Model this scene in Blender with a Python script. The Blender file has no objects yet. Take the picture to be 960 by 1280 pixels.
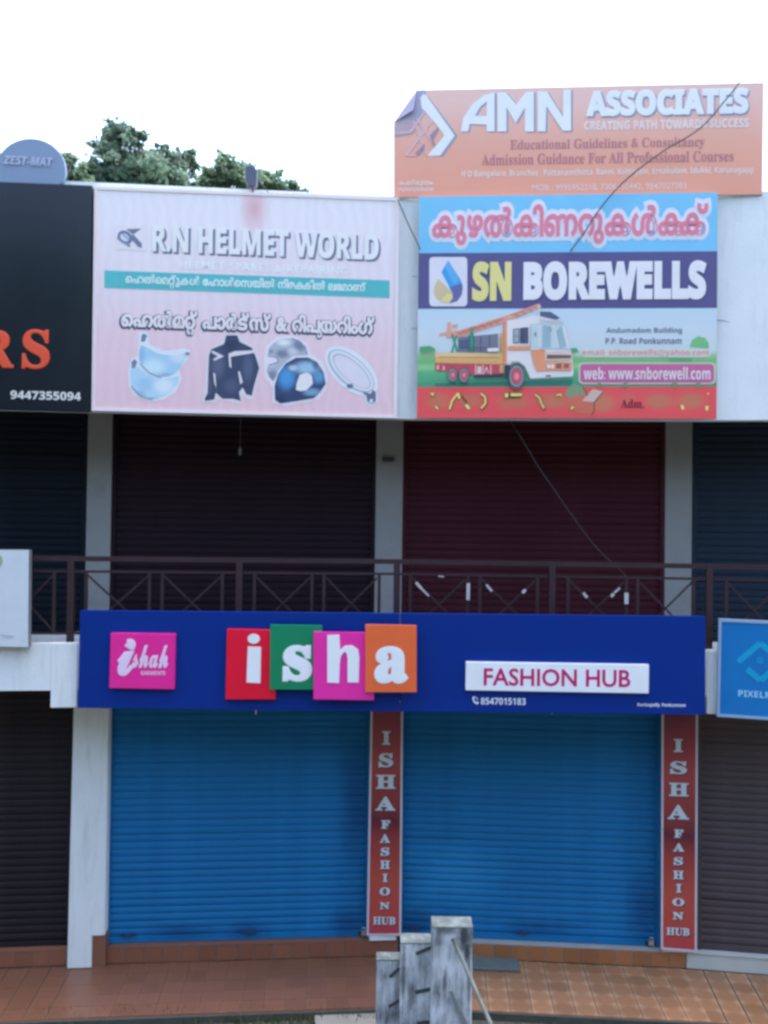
import bpy, bmesh, math, random
from mathutils import Matrix, Vector, noise
random.seed(7)
S = bpy.context.scene
COL = S.collection
R = math.radians

# ------------------------------------------------------------------ camera
E_Z = 5.07
FPX = 1030.0
PITCH, ROLL = 0.967, 0.734
cam = bpy.data.cameras.new('camera')
cam.sensor_fit = 'VERTICAL'; cam.sensor_height = 36.0
cam.lens = 36.0 * FPX / 1280.0
cam.clip_start = 0.1; cam.clip_end = 3000
camo = bpy.data.objects.new('camera', cam); COL.objects.link(camo)
CM = Matrix.Rotation(R(90 + PITCH), 4, 'X') @ Matrix.Rotation(R(ROLL), 4, 'Z')
camo.matrix_world = Matrix.Translation((0, 0, E_Z)) @ CM
S.camera = camo
S.cycles.filter_width = 2.9          # the phone picture is soft all over

# ------------------------------------------------------------------ sky, sun, exposure
SUN_EL, SUN_AZ = 76.0, 35.0         # high and veiled, over the road
w = bpy.data.worlds.new("World"); S.world = w; w.use_nodes = True
nt = w.node_tree; bg = nt.nodes['Background']
sky = nt.nodes.new('ShaderNodeTexSky'); sky.sky_type = 'NISHITA'; sky.sun_disc = False
sky.sun_elevation = R(SUN_EL); sky.sun_rotation = R(SUN_AZ)
sky.air_density = 1.35; sky.dust_density = 4.2; sky.ozone_density = 3.2
nt.links.new(sky.outputs[0], bg.inputs[0]); bg.inputs[1].default_value = 0.15
sd = bpy.data.lights.new('sun', 'SUN'); sd.energy = 0.5; sd.angle = R(60); sd.color = (1, .99, .98)
so = bpy.data.objects.new('sun', sd); COL.objects.link(so)
dirv = Vector((math.sin(R(SUN_AZ)) * math.cos(R(SUN_EL)), math.cos(R(SUN_AZ)) * math.cos(R(SUN_EL)), math.sin(R(SUN_EL))))
so.rotation_euler = dirv.to_track_quat('Z', 'Y').to_euler()
S.view_settings.view_transform = 'Standard'; S.view_settings.look = 'None'
S.view_settings.gamma = 1.0; S.view_settings.exposure = 2.24; S.view_settings.use_curve_mapping = False

# ------------------------------------------------------------------ materials
def lin(c):
    return tuple(((v / 255) / 12.92 if v / 255 <= .04045 else ((v / 255 + .055) / 1.055) ** 2.4) for v in c)
class NT:
    def __init__(s, name):
        s.m = bpy.data.materials.new(name); s.m.use_nodes = True; s.t = s.m.node_tree
        s.b = s.t.nodes['Principled BSDF']
    def n(s, t, **k):
        o = s.t.nodes.new(t)
        for a, v in k.items():
            if a in ('operation', 'blend_type', 'data_type', 'bands_direction', 'wave_type'): setattr(o, a, v)
            else: o.inputs[a.replace('_', ' ')].default_value = v
        return o
    def l(s, a, b): s.t.links.new(a, b)
    def coord(s, kind='Object'): return s.t.nodes.new('ShaderNodeTexCoord').outputs[kind]
MATS = {}
def mat(name, c, rough=.6, var=.12, scale=4.0, bump=0.0, bscale=60, spec=.5, metal=0.0, dirt=None, dirt_amt=.4, dscale=2.5, streak=False):
    """c: linear albedo; var: brightness variation; dirt: second colour mixed by shaped noise"""
    if name in MATS: return MATS[name]
    k = NT(name); co = k.coord()
    nz = k.n('ShaderNodeTexNoise', Scale=scale, Detail=6.0, Roughness=.6); k.l(co, nz.inputs['Vector'])
    mr = k.n('ShaderNodeMapRange'); mr.inputs[1].default_value = .25; mr.inputs[2].default_value = .75
    mr.inputs[3].default_value = 1 - var; mr.inputs[4].default_value = 1 + var
    k.l(nz.outputs['Fac'], mr.inputs[0])
    mx = k.n('ShaderNodeMix', data_type='RGBA', blend_type='MULTIPLY'); mx.inputs[0].default_value = 1
    mx.inputs[6].default_value = (*c, 1); k.l(mr.outputs[0], mx.inputs[7])
    out = mx.outputs[2]
    if dirt:
        n2 = k.n('ShaderNodeTexNoise', Scale=dscale, Detail=8.0, Roughness=.7)
        if streak:
            mp = k.t.nodes.new('ShaderNodeMapping'); mp.inputs['Scale'].default_value = (6, 6, .8)
            k.l(co, mp.inputs[0]); k.l(mp.outputs[0], n2.inputs['Vector'])
        else: k.l(co, n2.inputs['Vector'])
        r2 = k.n('ShaderNodeMapRange'); r2.inputs[1].default_value = .5; r2.inputs[2].default_value = .75
        r2.inputs[3].default_value = 0; r2.inputs[4].default_value = dirt_amt
        k.l(n2.outputs['Fac'], r2.inputs[0])
        m2 = k.n('ShaderNodeMix', data_type='RGBA'); k.l(r2.outputs[0], m2.inputs[0]); k.l(out, m2.inputs[6])
        m2.inputs[7].default_value = (*dirt, 1); out = m2.outputs[2]
    k.l(out, k.b.inputs['Base Color'])
    k.b.inputs['Roughness'].default_value = rough; k.b.inputs['Metallic'].default_value = metal
    k.b.inputs['Specular IOR Level'].default_value = spec
    if bump:
        nb = k.n('ShaderNodeTexNoise', Scale=bscale, Detail=4.0); k.l(co, nb.inputs['Vector'])
        bp = k.n('ShaderNodeBump', Strength=bump, Distance=.01); k.l(nb.outputs['Fac'], bp.inputs['Height'])
        k.l(bp.outputs[0], k.b.inputs['Normal'])
    MATS[name] = k.m
    return k.m
# light reaching the open front, as seen (per channel): used to turn a seen print colour into its albedo
KU = (0.74, 0.93, 1.20)      # upper sign boards
KL = (0.52, 0.67, 0.86)      # lower sign board
def P(rgb, k=None, sheen=.012):
    k = k or KU
    c = tuple(min(.84, max(.004, (v - sheen) / kk)) for v, kk in zip(lin(rgb), k))
    nm = 'print_%02x%02x%02x' % tuple(int(v) for v in rgb) + ('_low' if k is KL else '')
    return mat(nm, c, rough=.45, var=.05, scale=3, spec=.35)
def PL(rgb): return P(rgb, KL)

rng = random.Random(3)
# ------------------------------------------------------------------ frames
class Frame:
    """local axes: x right along the facade, y away from the camera, z up"""
    def __init__(s, o, a):
        s.o = Vector(o); s.a = a
        s.M = Matrix.Translation(s.o) @ Matrix.Rotation(a, 4, 'Z'); s.I = s.M.inverted()
    def px(s, x, y, yl=0.0):
        d = CM.to_3x3() @ Vector(((x - 480) / FPX, -(y - 640) / FPX, -1))
        o = s.I @ Vector((0, 0, E_Z)); dl = s.I.to_3x3() @ d
        t = (yl - o.y) / dl.y
        q = o + dl * t
        return q.x, q.z
    def w(s, x, y, z=0): return s.M @ Vector((x, y, z))
    def sub(s, px, py, yl=0.0, da=0.0):
        x, z = s.px(px, py, yl); return Frame(s.w(x, yl, z), s.a + da)
    def at(s, x, y, z): return Frame(s.w(x, y, z), s.a)
def floor_pt(x, y, z=0.0):
    d = CM.to_3x3() @ Vector(((x - 480) / FPX, -(y - 640) / FPX, -1)); t = (z - E_Z) / d.z
    return Vector((0, 0, E_Z)) + d * t
A1, A2 = R(4.735), R(-3.706)
B1 = Frame((.30, 9.0, 0), A1); B2 = Frame((.30, 9.0, 0), A2)
D = 0.9                                    # verandah depth
x0, _ = B1.px(96, 840); B0 = Frame(B1.w(x0, 0), R(5.6)); B0.x1 = 0
x3, _ = B2.px(884, 840); B3 = Frame(B2.w(x3, 0), R(-7.5))
X01, X23 = x0, x3

# ------------------------------------------------------------------ mesh building
W = {}
class MB:
    def __init__(s): s.v = []; s.f = []; s.mi = []; s.cur = 0
    def box(s, x0, x1, y0, y1, z0, z1):
        b = len(s.v)
        s.v += [(x0, y0, z0), (x1, y0, z0), (x1, y1, z0), (x0, y1, z0), (x0, y0, z1), (x1, y0, z1), (x1, y1, z1), (x0, y1, z1)]
        for f in ((0, 1, 5, 4), (1, 2, 6, 5), (2, 3, 7, 6), (3, 0, 4, 7), (4, 5, 6, 7), (3, 2, 1, 0)):
            s.f.append(tuple(b + i for i in f)); s.mi.append(s.cur)
        return s
    def poly(s, pts, y):                   # flat polygon facing the camera
        b = len(s.v); s.v += [(p[0], y, p[1]) for p in pts]; s.f.append(tuple(range(b, b + len(pts)))); s.mi.append(s.cur)
    def prism(s, pts, y0, y1):
        b = len(s.v); n = len(pts)
        s.v += [(p[0], y0, p[1]) for p in pts] + [(p[0], y1, p[1]) for p in pts]
        s.f.append(tuple(range(b, b + n))); s.f.append(tuple(range(b + 2 * n - 1, b + n - 1, -1)))
        s.mi += [s.cur] * 2
        for i in range(n):
            j = (i + 1) % n; s.f.append((b + i, b + n + i, b + n + j, b + j)); s.mi.append(s.cur)
        return s
    def slab(s, pts, z0, z1):              # plan polygon extruded up
        b = len(s.v); n = len(pts)
        s.v += [(p[0], p[1], z0) for p in pts] + [(p[0], p[1], z1) for p in pts]
        s.f.append(tuple(range(b + n - 1, b - 1, -1))); s.f.append(tuple(range(b + n, b + 2 * n))); s.mi += [s.cur] * 2
        for i in range(n):
            j = (i + 1) % n; s.f.append((b + i, b + j, b + n + j, b + n + i)); s.mi.append(s.cur)
        return s
    def tube(s, pts, r, seg=6):
        pts = [Vector(p) for p in pts]; rr = r if isinstance(r, (list, tuple)) else [r] * len(pts)
        b = len(s.v)
        for i, p in enumerate(pts):
            t = (pts[min(i + 1, len(pts) - 1)] - pts[max(i - 1, 0)]).normalized()
            u = t.cross(Vector((0, 0, 1)) if abs(t.z) < .9 else Vector((1, 0, 0))).normalized(); v = t.cross(u)
            for k in range(seg):
                a = 2 * math.pi * k / seg; q = p + (u * math.cos(a) + v * math.sin(a)) * rr[i]; s.v.append(tuple(q))
        for i in range(len(pts) - 1):
            for k in range(seg):
                k2 = (k + 1) % seg
                s.f.append((b + i * seg + k, b + i * seg + k2, b + (i + 1) * seg + k2, b + (i + 1) * seg + k)); s.mi.append(s.cur)
        for e in (0, len(pts) - 1):
            s.f.append(tuple(b + e * seg + k for k in range(seg))); s.mi.append(s.cur)
        return s
    def mesh(s, name, mats, smooth=False):
        me = bpy.data.meshes.new(name); me.from_pydata(s.v, [], s.f)
        for m in (mats if isinstance(mats, (list, tuple)) else [mats]): me.materials.append(m)
        me.polygons.foreach_set('material_index', s.mi)
        if smooth: me.polygons.foreach_set('use_smooth', [True] * len(s.f))
        me.update(); return me
    def build(s, name, mats, parent=None, F=None, smooth=False):
        return place(s.mesh(name, mats, smooth), name, parent, F)
def place(me, name, parent=None, F=None):
    o = bpy.data.objects.new(name, me); COL.objects.link(o)
    M = F.M if isinstance(F, Frame) else (F if F is not None else (W[parent] if parent else Matrix.Identity(4)))
    if parent:
        o.parent = parent; o.matrix_basis = W[parent].inverted() @ M
    else: o.matrix_basis = M
    W[o] = M.copy()
    return o
def tag(o, label=None, cat=None, group=None, kind=None):
    if label: o['label'] = label
    if cat: o['category'] = cat
    if group: o['group'] = group
    if kind: o['kind'] = kind
    return o
def thing(name, label, cat, F, group=None):
    o = place(None, name, None, F); tag(o, label, cat, group); o.empty_display_size = .2; return o
def bevel(o, wd, seg=2):
    m = o.modifiers.new('bevel', 'BEVEL'); m.width = wd; m.segments = seg; m.limit_method = 'ANGLE'; return o

# ------------------------------------------------------------------ lettering
def styled(t, st):
    base = {'b': (0x1D400, 0x1D41A, 0x1D7CE), 'sb': (0x1D5D4, 0x1D5EE, 0x1D7EC), 'sbi': (0x1D63C, 0x1D656, 0x1D7EC),
            's': (0x1D4D0, 0x1D4EA, None)}.get(st)
    if not base: return t
    o = ''
    for c in t:
        if 'A' <= c <= 'Z': o += chr(base[0] + ord(c) - 65)
        elif 'a' <= c <= 'z': o += chr(base[1] + ord(c) - 97)
        elif c.isdigit() and base[2]: o += chr(base[2] + int(c))
        else: o += c
    return o
def glyphs(t, off=0.0, bev=0.0, res=3, space=1.0, ext=0.0):
    c = bpy.data.curves.new('txt', 'FONT'); c.body = t; c.size = 1; c.resolution_u = res
    c.offset = off; c.extrude = ext; c.bevel_depth = bev; c.bevel_resolution = 1; c.space_character = space
    o = bpy.data.objects.new('txt', c); COL.objects.link(o)
    dg = bpy.context.evaluated_depsgraph_get(); me = bpy.data.meshes.new_from_object(o.evaluated_get(dg))
    vs = [(v.co.x, v.co.y, v.co.z) for v in me.vertices]; fs = [tuple(p.vertices) for p in me.polygons]
    bpy.data.objects.remove(o); bpy.data.curves.remove(c); bpy.data.meshes.remove(me)
    return vs, fs
def mal(tokens, bev, gap=.03):
    """Malayalam words laid out glyph by glyph: (text, dx, dy, scale); the plain outline sets the spacing and the fit"""
    V, Fc = [], []; cx = 0; rx, ry = [], []
    for tk in tokens:
        if tk == ' ': cx += .32; continue
        if isinstance(tk, str): tk = (tk, 0, 0, 1)
        t, dx, dy, sc = tk
        ref, _ = glyphs(t, 0, 0, 1); vs, fs = glyphs(t, 0, bev, 2)
        x0 = min(v[0] for v in ref); x1 = max(v[0] for v in ref); b = len(V)
        V += [((v[0] - x0) * sc + cx + dx, v[1] * sc + dy, v[2]) for v in vs]
        rx += [(v[0] - x0) * sc + cx + dx for v in ref]; ry += [v[1] * sc + dy for v in ref]
        Fc += [tuple(i + b for i in f) for f in fs]
        if sc == 1: cx += dx + (x1 - x0) + gap
    return V, Fc, (min(rx), max(rx), min(ry), max(ry))
def lettering(F, parent, vf, x0, x1, yt, yb, m, y, name='lettering', thick=.0008, own=None, F2=None, shear=0):
    """fit glyph mesh to the photo box x0..x1 (pixels), yt/yb at its left end, on the local plane y"""
    vs, fs = vf[:2]
    ax = min(v[0] for v in vs); bx = max(v[0] for v in vs); ay = min(v[1] for v in vs); by = max(v[1] for v in vs)
    if len(vf) > 2: ax, bx, ay, by = vf[2]
    mz = max(abs(v[2]) for v in vs) or 1
    lx0, lzb = F.px(x0, yb, y); _, lzt = F.px(x0, yt, y); lx1 = F.px(x1, yb, y)[0]
    mb = MB()
    mb.v = [(lx0 + (v[0] - ax) / (bx - ax) * (lx1 - lx0) + shear * (v[1] - ay), y + v[2] / mz * thick, lzb + (v[1] - ay) / (by - ay) * (lzt - lzb)) for v in vs]
    mb.f = fs; mb.mi = [0] * len(fs)
    return mb.build(name, m, parent, F)
def word(F, parent, t, x0, x1, yt, yb, m, y, st=None, off=0, bev=0, space=1.0, ext=0, **k):
    return lettering(F, parent, glyphs(styled(t, st), off, bev, space=space, ext=ext), x0, x1, yt, yb, m, y, **k)
class Pic:
    """a printed picture: polygons given in enlarged-photo coordinates (ox, oy, scale)"""
    def __init__(s, F, ox, oy, sc, y, step=.0004):
        s.F, s.ox, s.oy, s.sc, s.y, s.step = F, ox, oy, sc, y, step; s.mb = MB(); s.m = []; s.k = 0
    def _p(s, p, y): return s.F.px(s.ox + p[0] / s.sc, s.oy + p[1] / s.sc, y)
    def c(s, m):
        if m not in s.m: s.m.append(m)
        s.mb.cur = s.m.index(m); return s
    def poly(s, *pts):
        s.k += 1; y = s.y - s.step * s.k; s.mb.poly([s._p(p, y) for p in pts], y); return s
    def ell(s, cx, cy, rx, ry, rot=0, n=28, a0=0, a1=360):
        pts = []
        for i in range(n + (a1 - a0 < 360)):
            a = R(a0 + (a1 - a0) * i / n); x, y = rx * math.cos(a), ry * math.sin(a); c, q = math.cos(R(rot)), math.sin(R(rot))
            pts.append((cx + x * c - y * q, cy + x * q + y * c))
        return s.poly(*pts)
    def line(s, pts, wd):
        for (a, b) in zip(pts[:-1], pts[1:]):
            dx, dy = b[0] - a[0], b[1] - a[1]; L = math.hypot(dx, dy) or 1; nx, ny = -dy / L * wd / 2, dx / L * wd / 2
            s.poly((a[0] + nx, a[1] + ny), (b[0] + nx, b[1] + ny), (b[0] - nx, b[1] - ny), (a[0] - nx, a[1] - ny))
        return s
    def build(s, name, parent): return s.mb.build(name, s.m, parent, s.F)
def rrect(x0, y0, x1, y1, r, n=5):
    pts = []
    for cx, cy, a in ((x1 - r, y0 + r, -90), (x1 - r, y1 - r, 0), (x0 + r, y1 - r, 90), (x0 + r, y0 + r, 180)):
        for i in range(n + 1):
            t = R(a + 90 * i / n); pts.append((cx + r * math.cos(t), cy + r * math.sin(t)))
    return pts
def quad_of(F, pts, y): return [F.px(p[0], p[1], y) for p in pts]

# ------------------------------------------------------------------ shared surface materials
M_WALL = mat('whitewashed_plaster', (.76, .77, .75), .85, .06, 2.5, .25, 40, dirt=(.36, .36, .33), dirt_amt=.38, dscale=1.6, streak=True)
M_PARA = mat('white_painted_parapet', (.77, .78, .76), .8, .05, 2.0, .2, 30, dirt=(.46, .48, .46), dirt_amt=.42, dscale=1.8, streak=True)
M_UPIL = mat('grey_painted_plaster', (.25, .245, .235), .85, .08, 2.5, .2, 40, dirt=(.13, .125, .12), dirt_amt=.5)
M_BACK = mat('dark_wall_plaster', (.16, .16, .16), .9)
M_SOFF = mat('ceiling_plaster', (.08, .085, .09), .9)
M_CEM = mat('cement', (.36, .35, .32), .85, .12, 5, .3, 60, dirt=(.22, .21, .19), dirt_amt=.5)
M_RAIL = mat('maroon_rail_paint', (.036, .018, .022), .5, .2, 9, spec=.35)
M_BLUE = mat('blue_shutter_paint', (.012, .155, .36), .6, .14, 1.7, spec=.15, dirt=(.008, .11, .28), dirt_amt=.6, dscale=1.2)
k = None
def worn_patch(m, c, centre, size):
    t = m.node_tree; b = t.nodes['Principled BSDF']; src = b.inputs['Base Color'].links[0].from_socket
    gp_ = t.nodes.new('ShaderNodeNewGeometry'); v1 = t.nodes.new('ShaderNodeVectorMath'); v1.operation = 'SUBTRACT'; v1.inputs[1].default_value = centre
    t.links.new(gp_.outputs['Position'], v1.inputs[0]); v2 = t.nodes.new('ShaderNodeVectorMath'); v2.operation = 'DIVIDE'; v2.inputs[1].default_value = size; t.links.new(v1.outputs[0], v2.inputs[0])
    v3 = t.nodes.new('ShaderNodeVectorMath'); v3.operation = 'LENGTH'; t.links.new(v2.outputs[0], v3.inputs[0])
    nz = t.nodes.new('ShaderNodeTexNoise'); nz.inputs['Scale'].default_value = 3.0; nz.inputs['Detail'].default_value = 6; t.links.new(gp_.outputs['Position'], nz.inputs['Vector'])
    ad = t.nodes.new('ShaderNodeMath'); ad.operation = 'ADD'; t.links.new(v3.outputs['Value'], ad.inputs[0]); t.links.new(nz.outputs['Fac'], ad.inputs[1])
    mr = t.nodes.new('ShaderNodeMapRange'); mr.inputs[1].default_value = .7; mr.inputs[2].default_value = 1.5; mr.inputs[3].default_value = .75; mr.inputs[4].default_value = 0; t.links.new(ad.outputs[0], mr.inputs[0])
    mx = t.nodes.new('ShaderNodeMix'); mx.data_type = 'RGBA'; t.links.new(mr.outputs[0], mx.inputs[0]); t.links.new(src, mx.inputs[6]); mx.inputs[7].default_value = (*c, 1)
    t.links.new(mx.outputs[2], b.inputs['Base Color'])
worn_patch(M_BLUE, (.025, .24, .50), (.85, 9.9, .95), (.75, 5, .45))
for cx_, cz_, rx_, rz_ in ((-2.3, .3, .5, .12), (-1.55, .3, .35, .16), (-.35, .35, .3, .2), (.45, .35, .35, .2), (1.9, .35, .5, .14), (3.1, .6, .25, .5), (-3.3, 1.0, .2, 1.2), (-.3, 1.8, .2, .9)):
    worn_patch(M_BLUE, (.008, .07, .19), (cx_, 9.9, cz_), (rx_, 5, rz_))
M_BROWN = mat('brown_shutter_paint', (.019, .013, .016), .6, .2, 3, spec=.2, dirt=(.05, .036, .038), dirt_amt=.5)
M_BROWN2 = mat('faded_brown_shutter_paint', (.078, .056, .058), .6, .15, 3, spec=.35, dirt=(.07, .055, .055), dirt_amt=.5)
M_MAR = mat('maroon_shutter_paint', (.015, .007, .011), .7, .2, 3, spec=.12)
M_MAR2 = mat('red_maroon_shutter_paint', (.048, .009, .014), .7, .2, 3, spec=.12)
M_SLATE = mat('slate_shutter_paint', (.015, .024, .038), .7, .2, 3, spec=.15)
M_DARKSH = mat('black_shutter_paint', (.006, .009, .014), .7, .2, 3, spec=.12)
M_STEEL = mat('steel', (.55, .56, .58), .35, .08, metal=.8)
M_BLACKP = mat('black_plastic', (.015, .015, .017), .4)
M_CABLE = mat('black_cable', (.04, .04, .045), .5)
M_ALU = mat('aluminium_edge', (.55, .57, .6), .45, .06, metal=.3)

def tile_mat(name, mid, corner, var, rough):
    k = NT(name); co = k.coord(); sp = k.n('ShaderNodeSeparateXYZ'); k.l(co, sp.inputs[0])
    ln = k.n('ShaderNodeVectorMath', operation='LENGTH'); k.l(co, ln.inputs[0])
    mr = k.n('ShaderNodeMapRange'); mr.inputs[1].default_value = .085; mr.inputs[2].default_value = .15; k.l(ln.outputs['Value'], mr.inputs[0])
    oi = k.t.nodes.new('ShaderNodeObjectInfo')
    gc = k.t.nodes.new('ShaderNodeNewGeometry')
    nz = k.n('ShaderNodeTexNoise', Scale=2.2, Detail=5.0); k.l(gc.outputs['Position'], nz.inputs['Vector'])
    mx = k.n('ShaderNodeMix', data_type='RGBA'); k.l(mr.outputs[0], mx.inputs[0]); mx.inputs[6].default_value = (*mid, 1); mx.inputs[7].default_value = (*corner, 1)
    ad = k.n('ShaderNodeMath', operation='ADD'); k.l(oi.outputs['Random'], ad.inputs[0]); k.l(nz.outputs['Fac'], ad.inputs[1])
    m2 = k.n('ShaderNodeMapRange'); m2.inputs[1].default_value = .2; m2.inputs[2].default_value = 1.8; m2.inputs[3].default_value = 1 - var; m2.inputs[4].default_value = 1 + var * .9; k.l(ad.outputs[0], m2.inputs[0])
    m3 = k.n('ShaderNodeMix', data_type='RGBA', blend_type='MULTIPLY'); m3.inputs[0].default_value = 1; k.l(mx.outputs[2], m3.inputs[6]); k.l(m2.outputs[0], m3.inputs[7])
    k.l(m3.outputs[2], k.b.inputs['Base Color'])
    r2 = k.n('ShaderNodeMapRange'); r2.inputs[3].default_value = rough * .7; r2.inputs[4].default_value = rough * 1.3; k.l(nz.outputs['Fac'], r2.inputs[0])
    k.l(r2.outputs[0], k.b.inputs['Roughness'])
    return k.m
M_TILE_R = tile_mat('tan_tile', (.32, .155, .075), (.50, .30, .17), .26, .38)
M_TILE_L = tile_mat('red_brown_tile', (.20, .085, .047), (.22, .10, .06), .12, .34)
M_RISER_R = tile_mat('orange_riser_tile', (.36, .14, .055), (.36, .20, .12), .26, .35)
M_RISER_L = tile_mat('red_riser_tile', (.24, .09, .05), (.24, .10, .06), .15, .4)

def soft(name, F, base, spots, ox, oy, sc, K=None, rough=.45, noise_amt=0):
    """a printed picture area with soft blended colours: spots = (x, y, rx, ry, rgb, strength) in enlarged-photo coordinates"""
    K = K or KU; A = lambda rgb: (*[min(.84, max(.004, (v - .012) / kk)) for v, kk in zip(lin(rgb), K)], 1)
    k = NT(name); co = k.coord(); cur = k.n('ShaderNodeRGB').outputs[0]; cur.default_value = A(base)
    nz = k.n('ShaderNodeTexNoise', Scale=14.0, Detail=4.0); k.l(co, nz.inputs['Vector'])
    for (x, y, rx, ry, c, stg) in spots:
        X, Z = F.px(ox + x / sc, oy + y / sc, 0); X1, _ = F.px(ox + (x + rx) / sc, oy + y / sc, 0); _, Z1 = F.px(ox + x / sc, oy + (y - ry) / sc, 0)
        v1 = k.n('ShaderNodeVectorMath', operation='SUBTRACT'); k.l(co, v1.inputs[0]); v1.inputs[1].default_value = (X, 0, Z)
        v2 = k.n('ShaderNodeVectorMath', operation='MULTIPLY'); k.l(v1.outputs[0], v2.inputs[0]); v2.inputs[1].default_value = (1 / (X1 - X), 0, 1 / (Z1 - Z))
        ln = k.n('ShaderNodeVectorMath', operation='LENGTH'); k.l(v2.outputs[0], ln.inputs[0])
        ad = k.n('ShaderNodeMath', operation='MULTIPLY_ADD'); k.l(nz.outputs['Fac'], ad.inputs[0]); ad.inputs[1].default_value = noise_amt; k.l(ln.outputs['Value'], ad.inputs[2])
        mr = k.n('ShaderNodeMapRange'); mr.interpolation_type = 'SMOOTHSTEP'; mr.inputs[1].default_value = .25 + noise_amt * .5; mr.inputs[2].default_value = 1.1 + noise_amt * .5; mr.inputs[3].default_value = stg; mr.inputs[4].default_value = 0
        k.l(ad.outputs[0], mr.inputs[0])
        mx = k.n('ShaderNodeMix', data_type='RGBA'); k.l(mr.outputs[0], mx.inputs[0]); k.l(cur, mx.inputs[6]); mx.inputs[7].default_value = A(c); cur = mx.outputs[2]
    k.l(cur, k.b.inputs['Base Color']); k.b.inputs['Roughness'].default_value = rough; k.b.inputs['Specular IOR Level'].default_value = .35
    return k.m

# ------------------------------------------------------------------ ground and verandah floor
GZ = -.09
g = MB(); g.slab([(-900, -900), (900, -900), (900, 900), (-900, 900)], GZ - .5, GZ)
M_GROUND = mat('worn_earth', (.10, .085, .065), .9, .25, .6, .5, 12, dirt=(.05, .06, .03), dirt_amt=.8, dscale=.5)
tag(g.build('ground', M_GROUND), kind='structure')
M_ASPH = mat('asphalt', (.050, .053, .058), .85, .2, 3, .5, 70)
r = MB()
N = 40
r.slab([(-400, 1.5), (400, 1.5), (400, 7.6), (-400, 7.6)], GZ - .1, GZ + .004)
tag(r.build('road', M_ASPH), kind='structure')
# slab under the tiles; its front edge is stepped in plan like the facade
FD = 1.0
def back(B, x, y): p = B.w(x, y); return (p.x, p.y)
XL0 = -3.6; XR3 = 3.6                       # outer ends in bay 0 / bay 3 (local x)
corner_front = lambda y: [back(B0, XL0, y), back(B0, 0, y), back(B1, 0, y), back(B2, X23, y), back(B3, XR3, y)]
YF = D - .10 - 1.03                            # local y of the floor's front edge
fl = MB(); fl.slab(corner_front(YF) + corner_front(D + 3)[::-1], GZ - .3, -.012)
fo = tag(fl.build('verandah_floor', mat('brown_grout', (.10, .065, .05), .7)), kind='structure')
TW, TD = .224, .205
tl = MB(); b = .0024
tl.slab([(-TW / 2 + b, -TD / 2 + b), (TW / 2 - b, -TD / 2 + b), (TW / 2 - b, TD / 2 - b), (-TW / 2 + b, TD / 2 - b)], -.011, 0)
meL = tl.mesh('floor_tile', M_TILE_L); meR = tl.mesh('floor_tile', M_TILE_R)
def lay(B, xa, xb, me, dz=0):
    n = int(round((xb - xa) / TW)); 
    for i in range(n):
        for j in range(5):
            x = xa + (i + .5) * (xb - xa) / n; y = D - .08 - (j + .5) * TD
            M = B.M @ Matrix.Translation((x, y, dz + rng.uniform(-.001, .0012))) @ Matrix.Rotation(rng.uniform(-.004, .004), 4, 'X')
            place(me, 'tile', fo, M)
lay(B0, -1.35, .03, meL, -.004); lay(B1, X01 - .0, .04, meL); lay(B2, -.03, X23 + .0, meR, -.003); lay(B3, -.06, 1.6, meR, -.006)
# front nosing of the floor
nz = MB()
pa = corner_front(YF - .012); pb = corner_front(YF + .05)
nz.slab(pa + pb[::-1], GZ - .05, -.013)
tag(nz.build('floor_edge', mat('edge_plaster', (.055, .058, .045), .85, .3, 5, .3, 30)), kind='structure')

# ------------------------------------------------------------------ the shop building
bld = thing('shop_building', 'two storey whitewashed row of shops behind the sign boards, with shuttered bays and a verandah', 'building', Frame((0, 9.9, 0), 0))
Z_SILL = .19
SL = 3.79                                    # top of the balcony slab
BEAM0 = 3.30
RB = 6.245                                   # underside of the roof / foot of the parapet
RT = 8.69                                    # top of the parapet
# back wall, side by side per bay
def strip(name, m, ya, yb, z0, z1, parent=bld, xa=None, xb=None):
    mb = MB(); mb.slab([back(B0, XL0, ya), back(B0, 0, ya), back(B1, 0, ya), back(B2, X23, ya), back(B3, XR3, ya),
                        back(B3, XR3, yb), back(B2, X23, yb), back(B1, 0, yb), back(B0, 0, yb), back(B0, XL0, yb)], z0, z1)
    return mb.build(name, m, parent, Frame((0, 0, 0), 0))
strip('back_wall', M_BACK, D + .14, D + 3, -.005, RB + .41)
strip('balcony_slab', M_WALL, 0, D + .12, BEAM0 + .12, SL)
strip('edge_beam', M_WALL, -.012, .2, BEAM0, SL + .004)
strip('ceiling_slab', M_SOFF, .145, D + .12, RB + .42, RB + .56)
strip('parapet', M_PARA, 0, .14, RB, RT)
strip('roof_slab', M_CEM, .16, D + 3, RT - .9, RT - .75)
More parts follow.
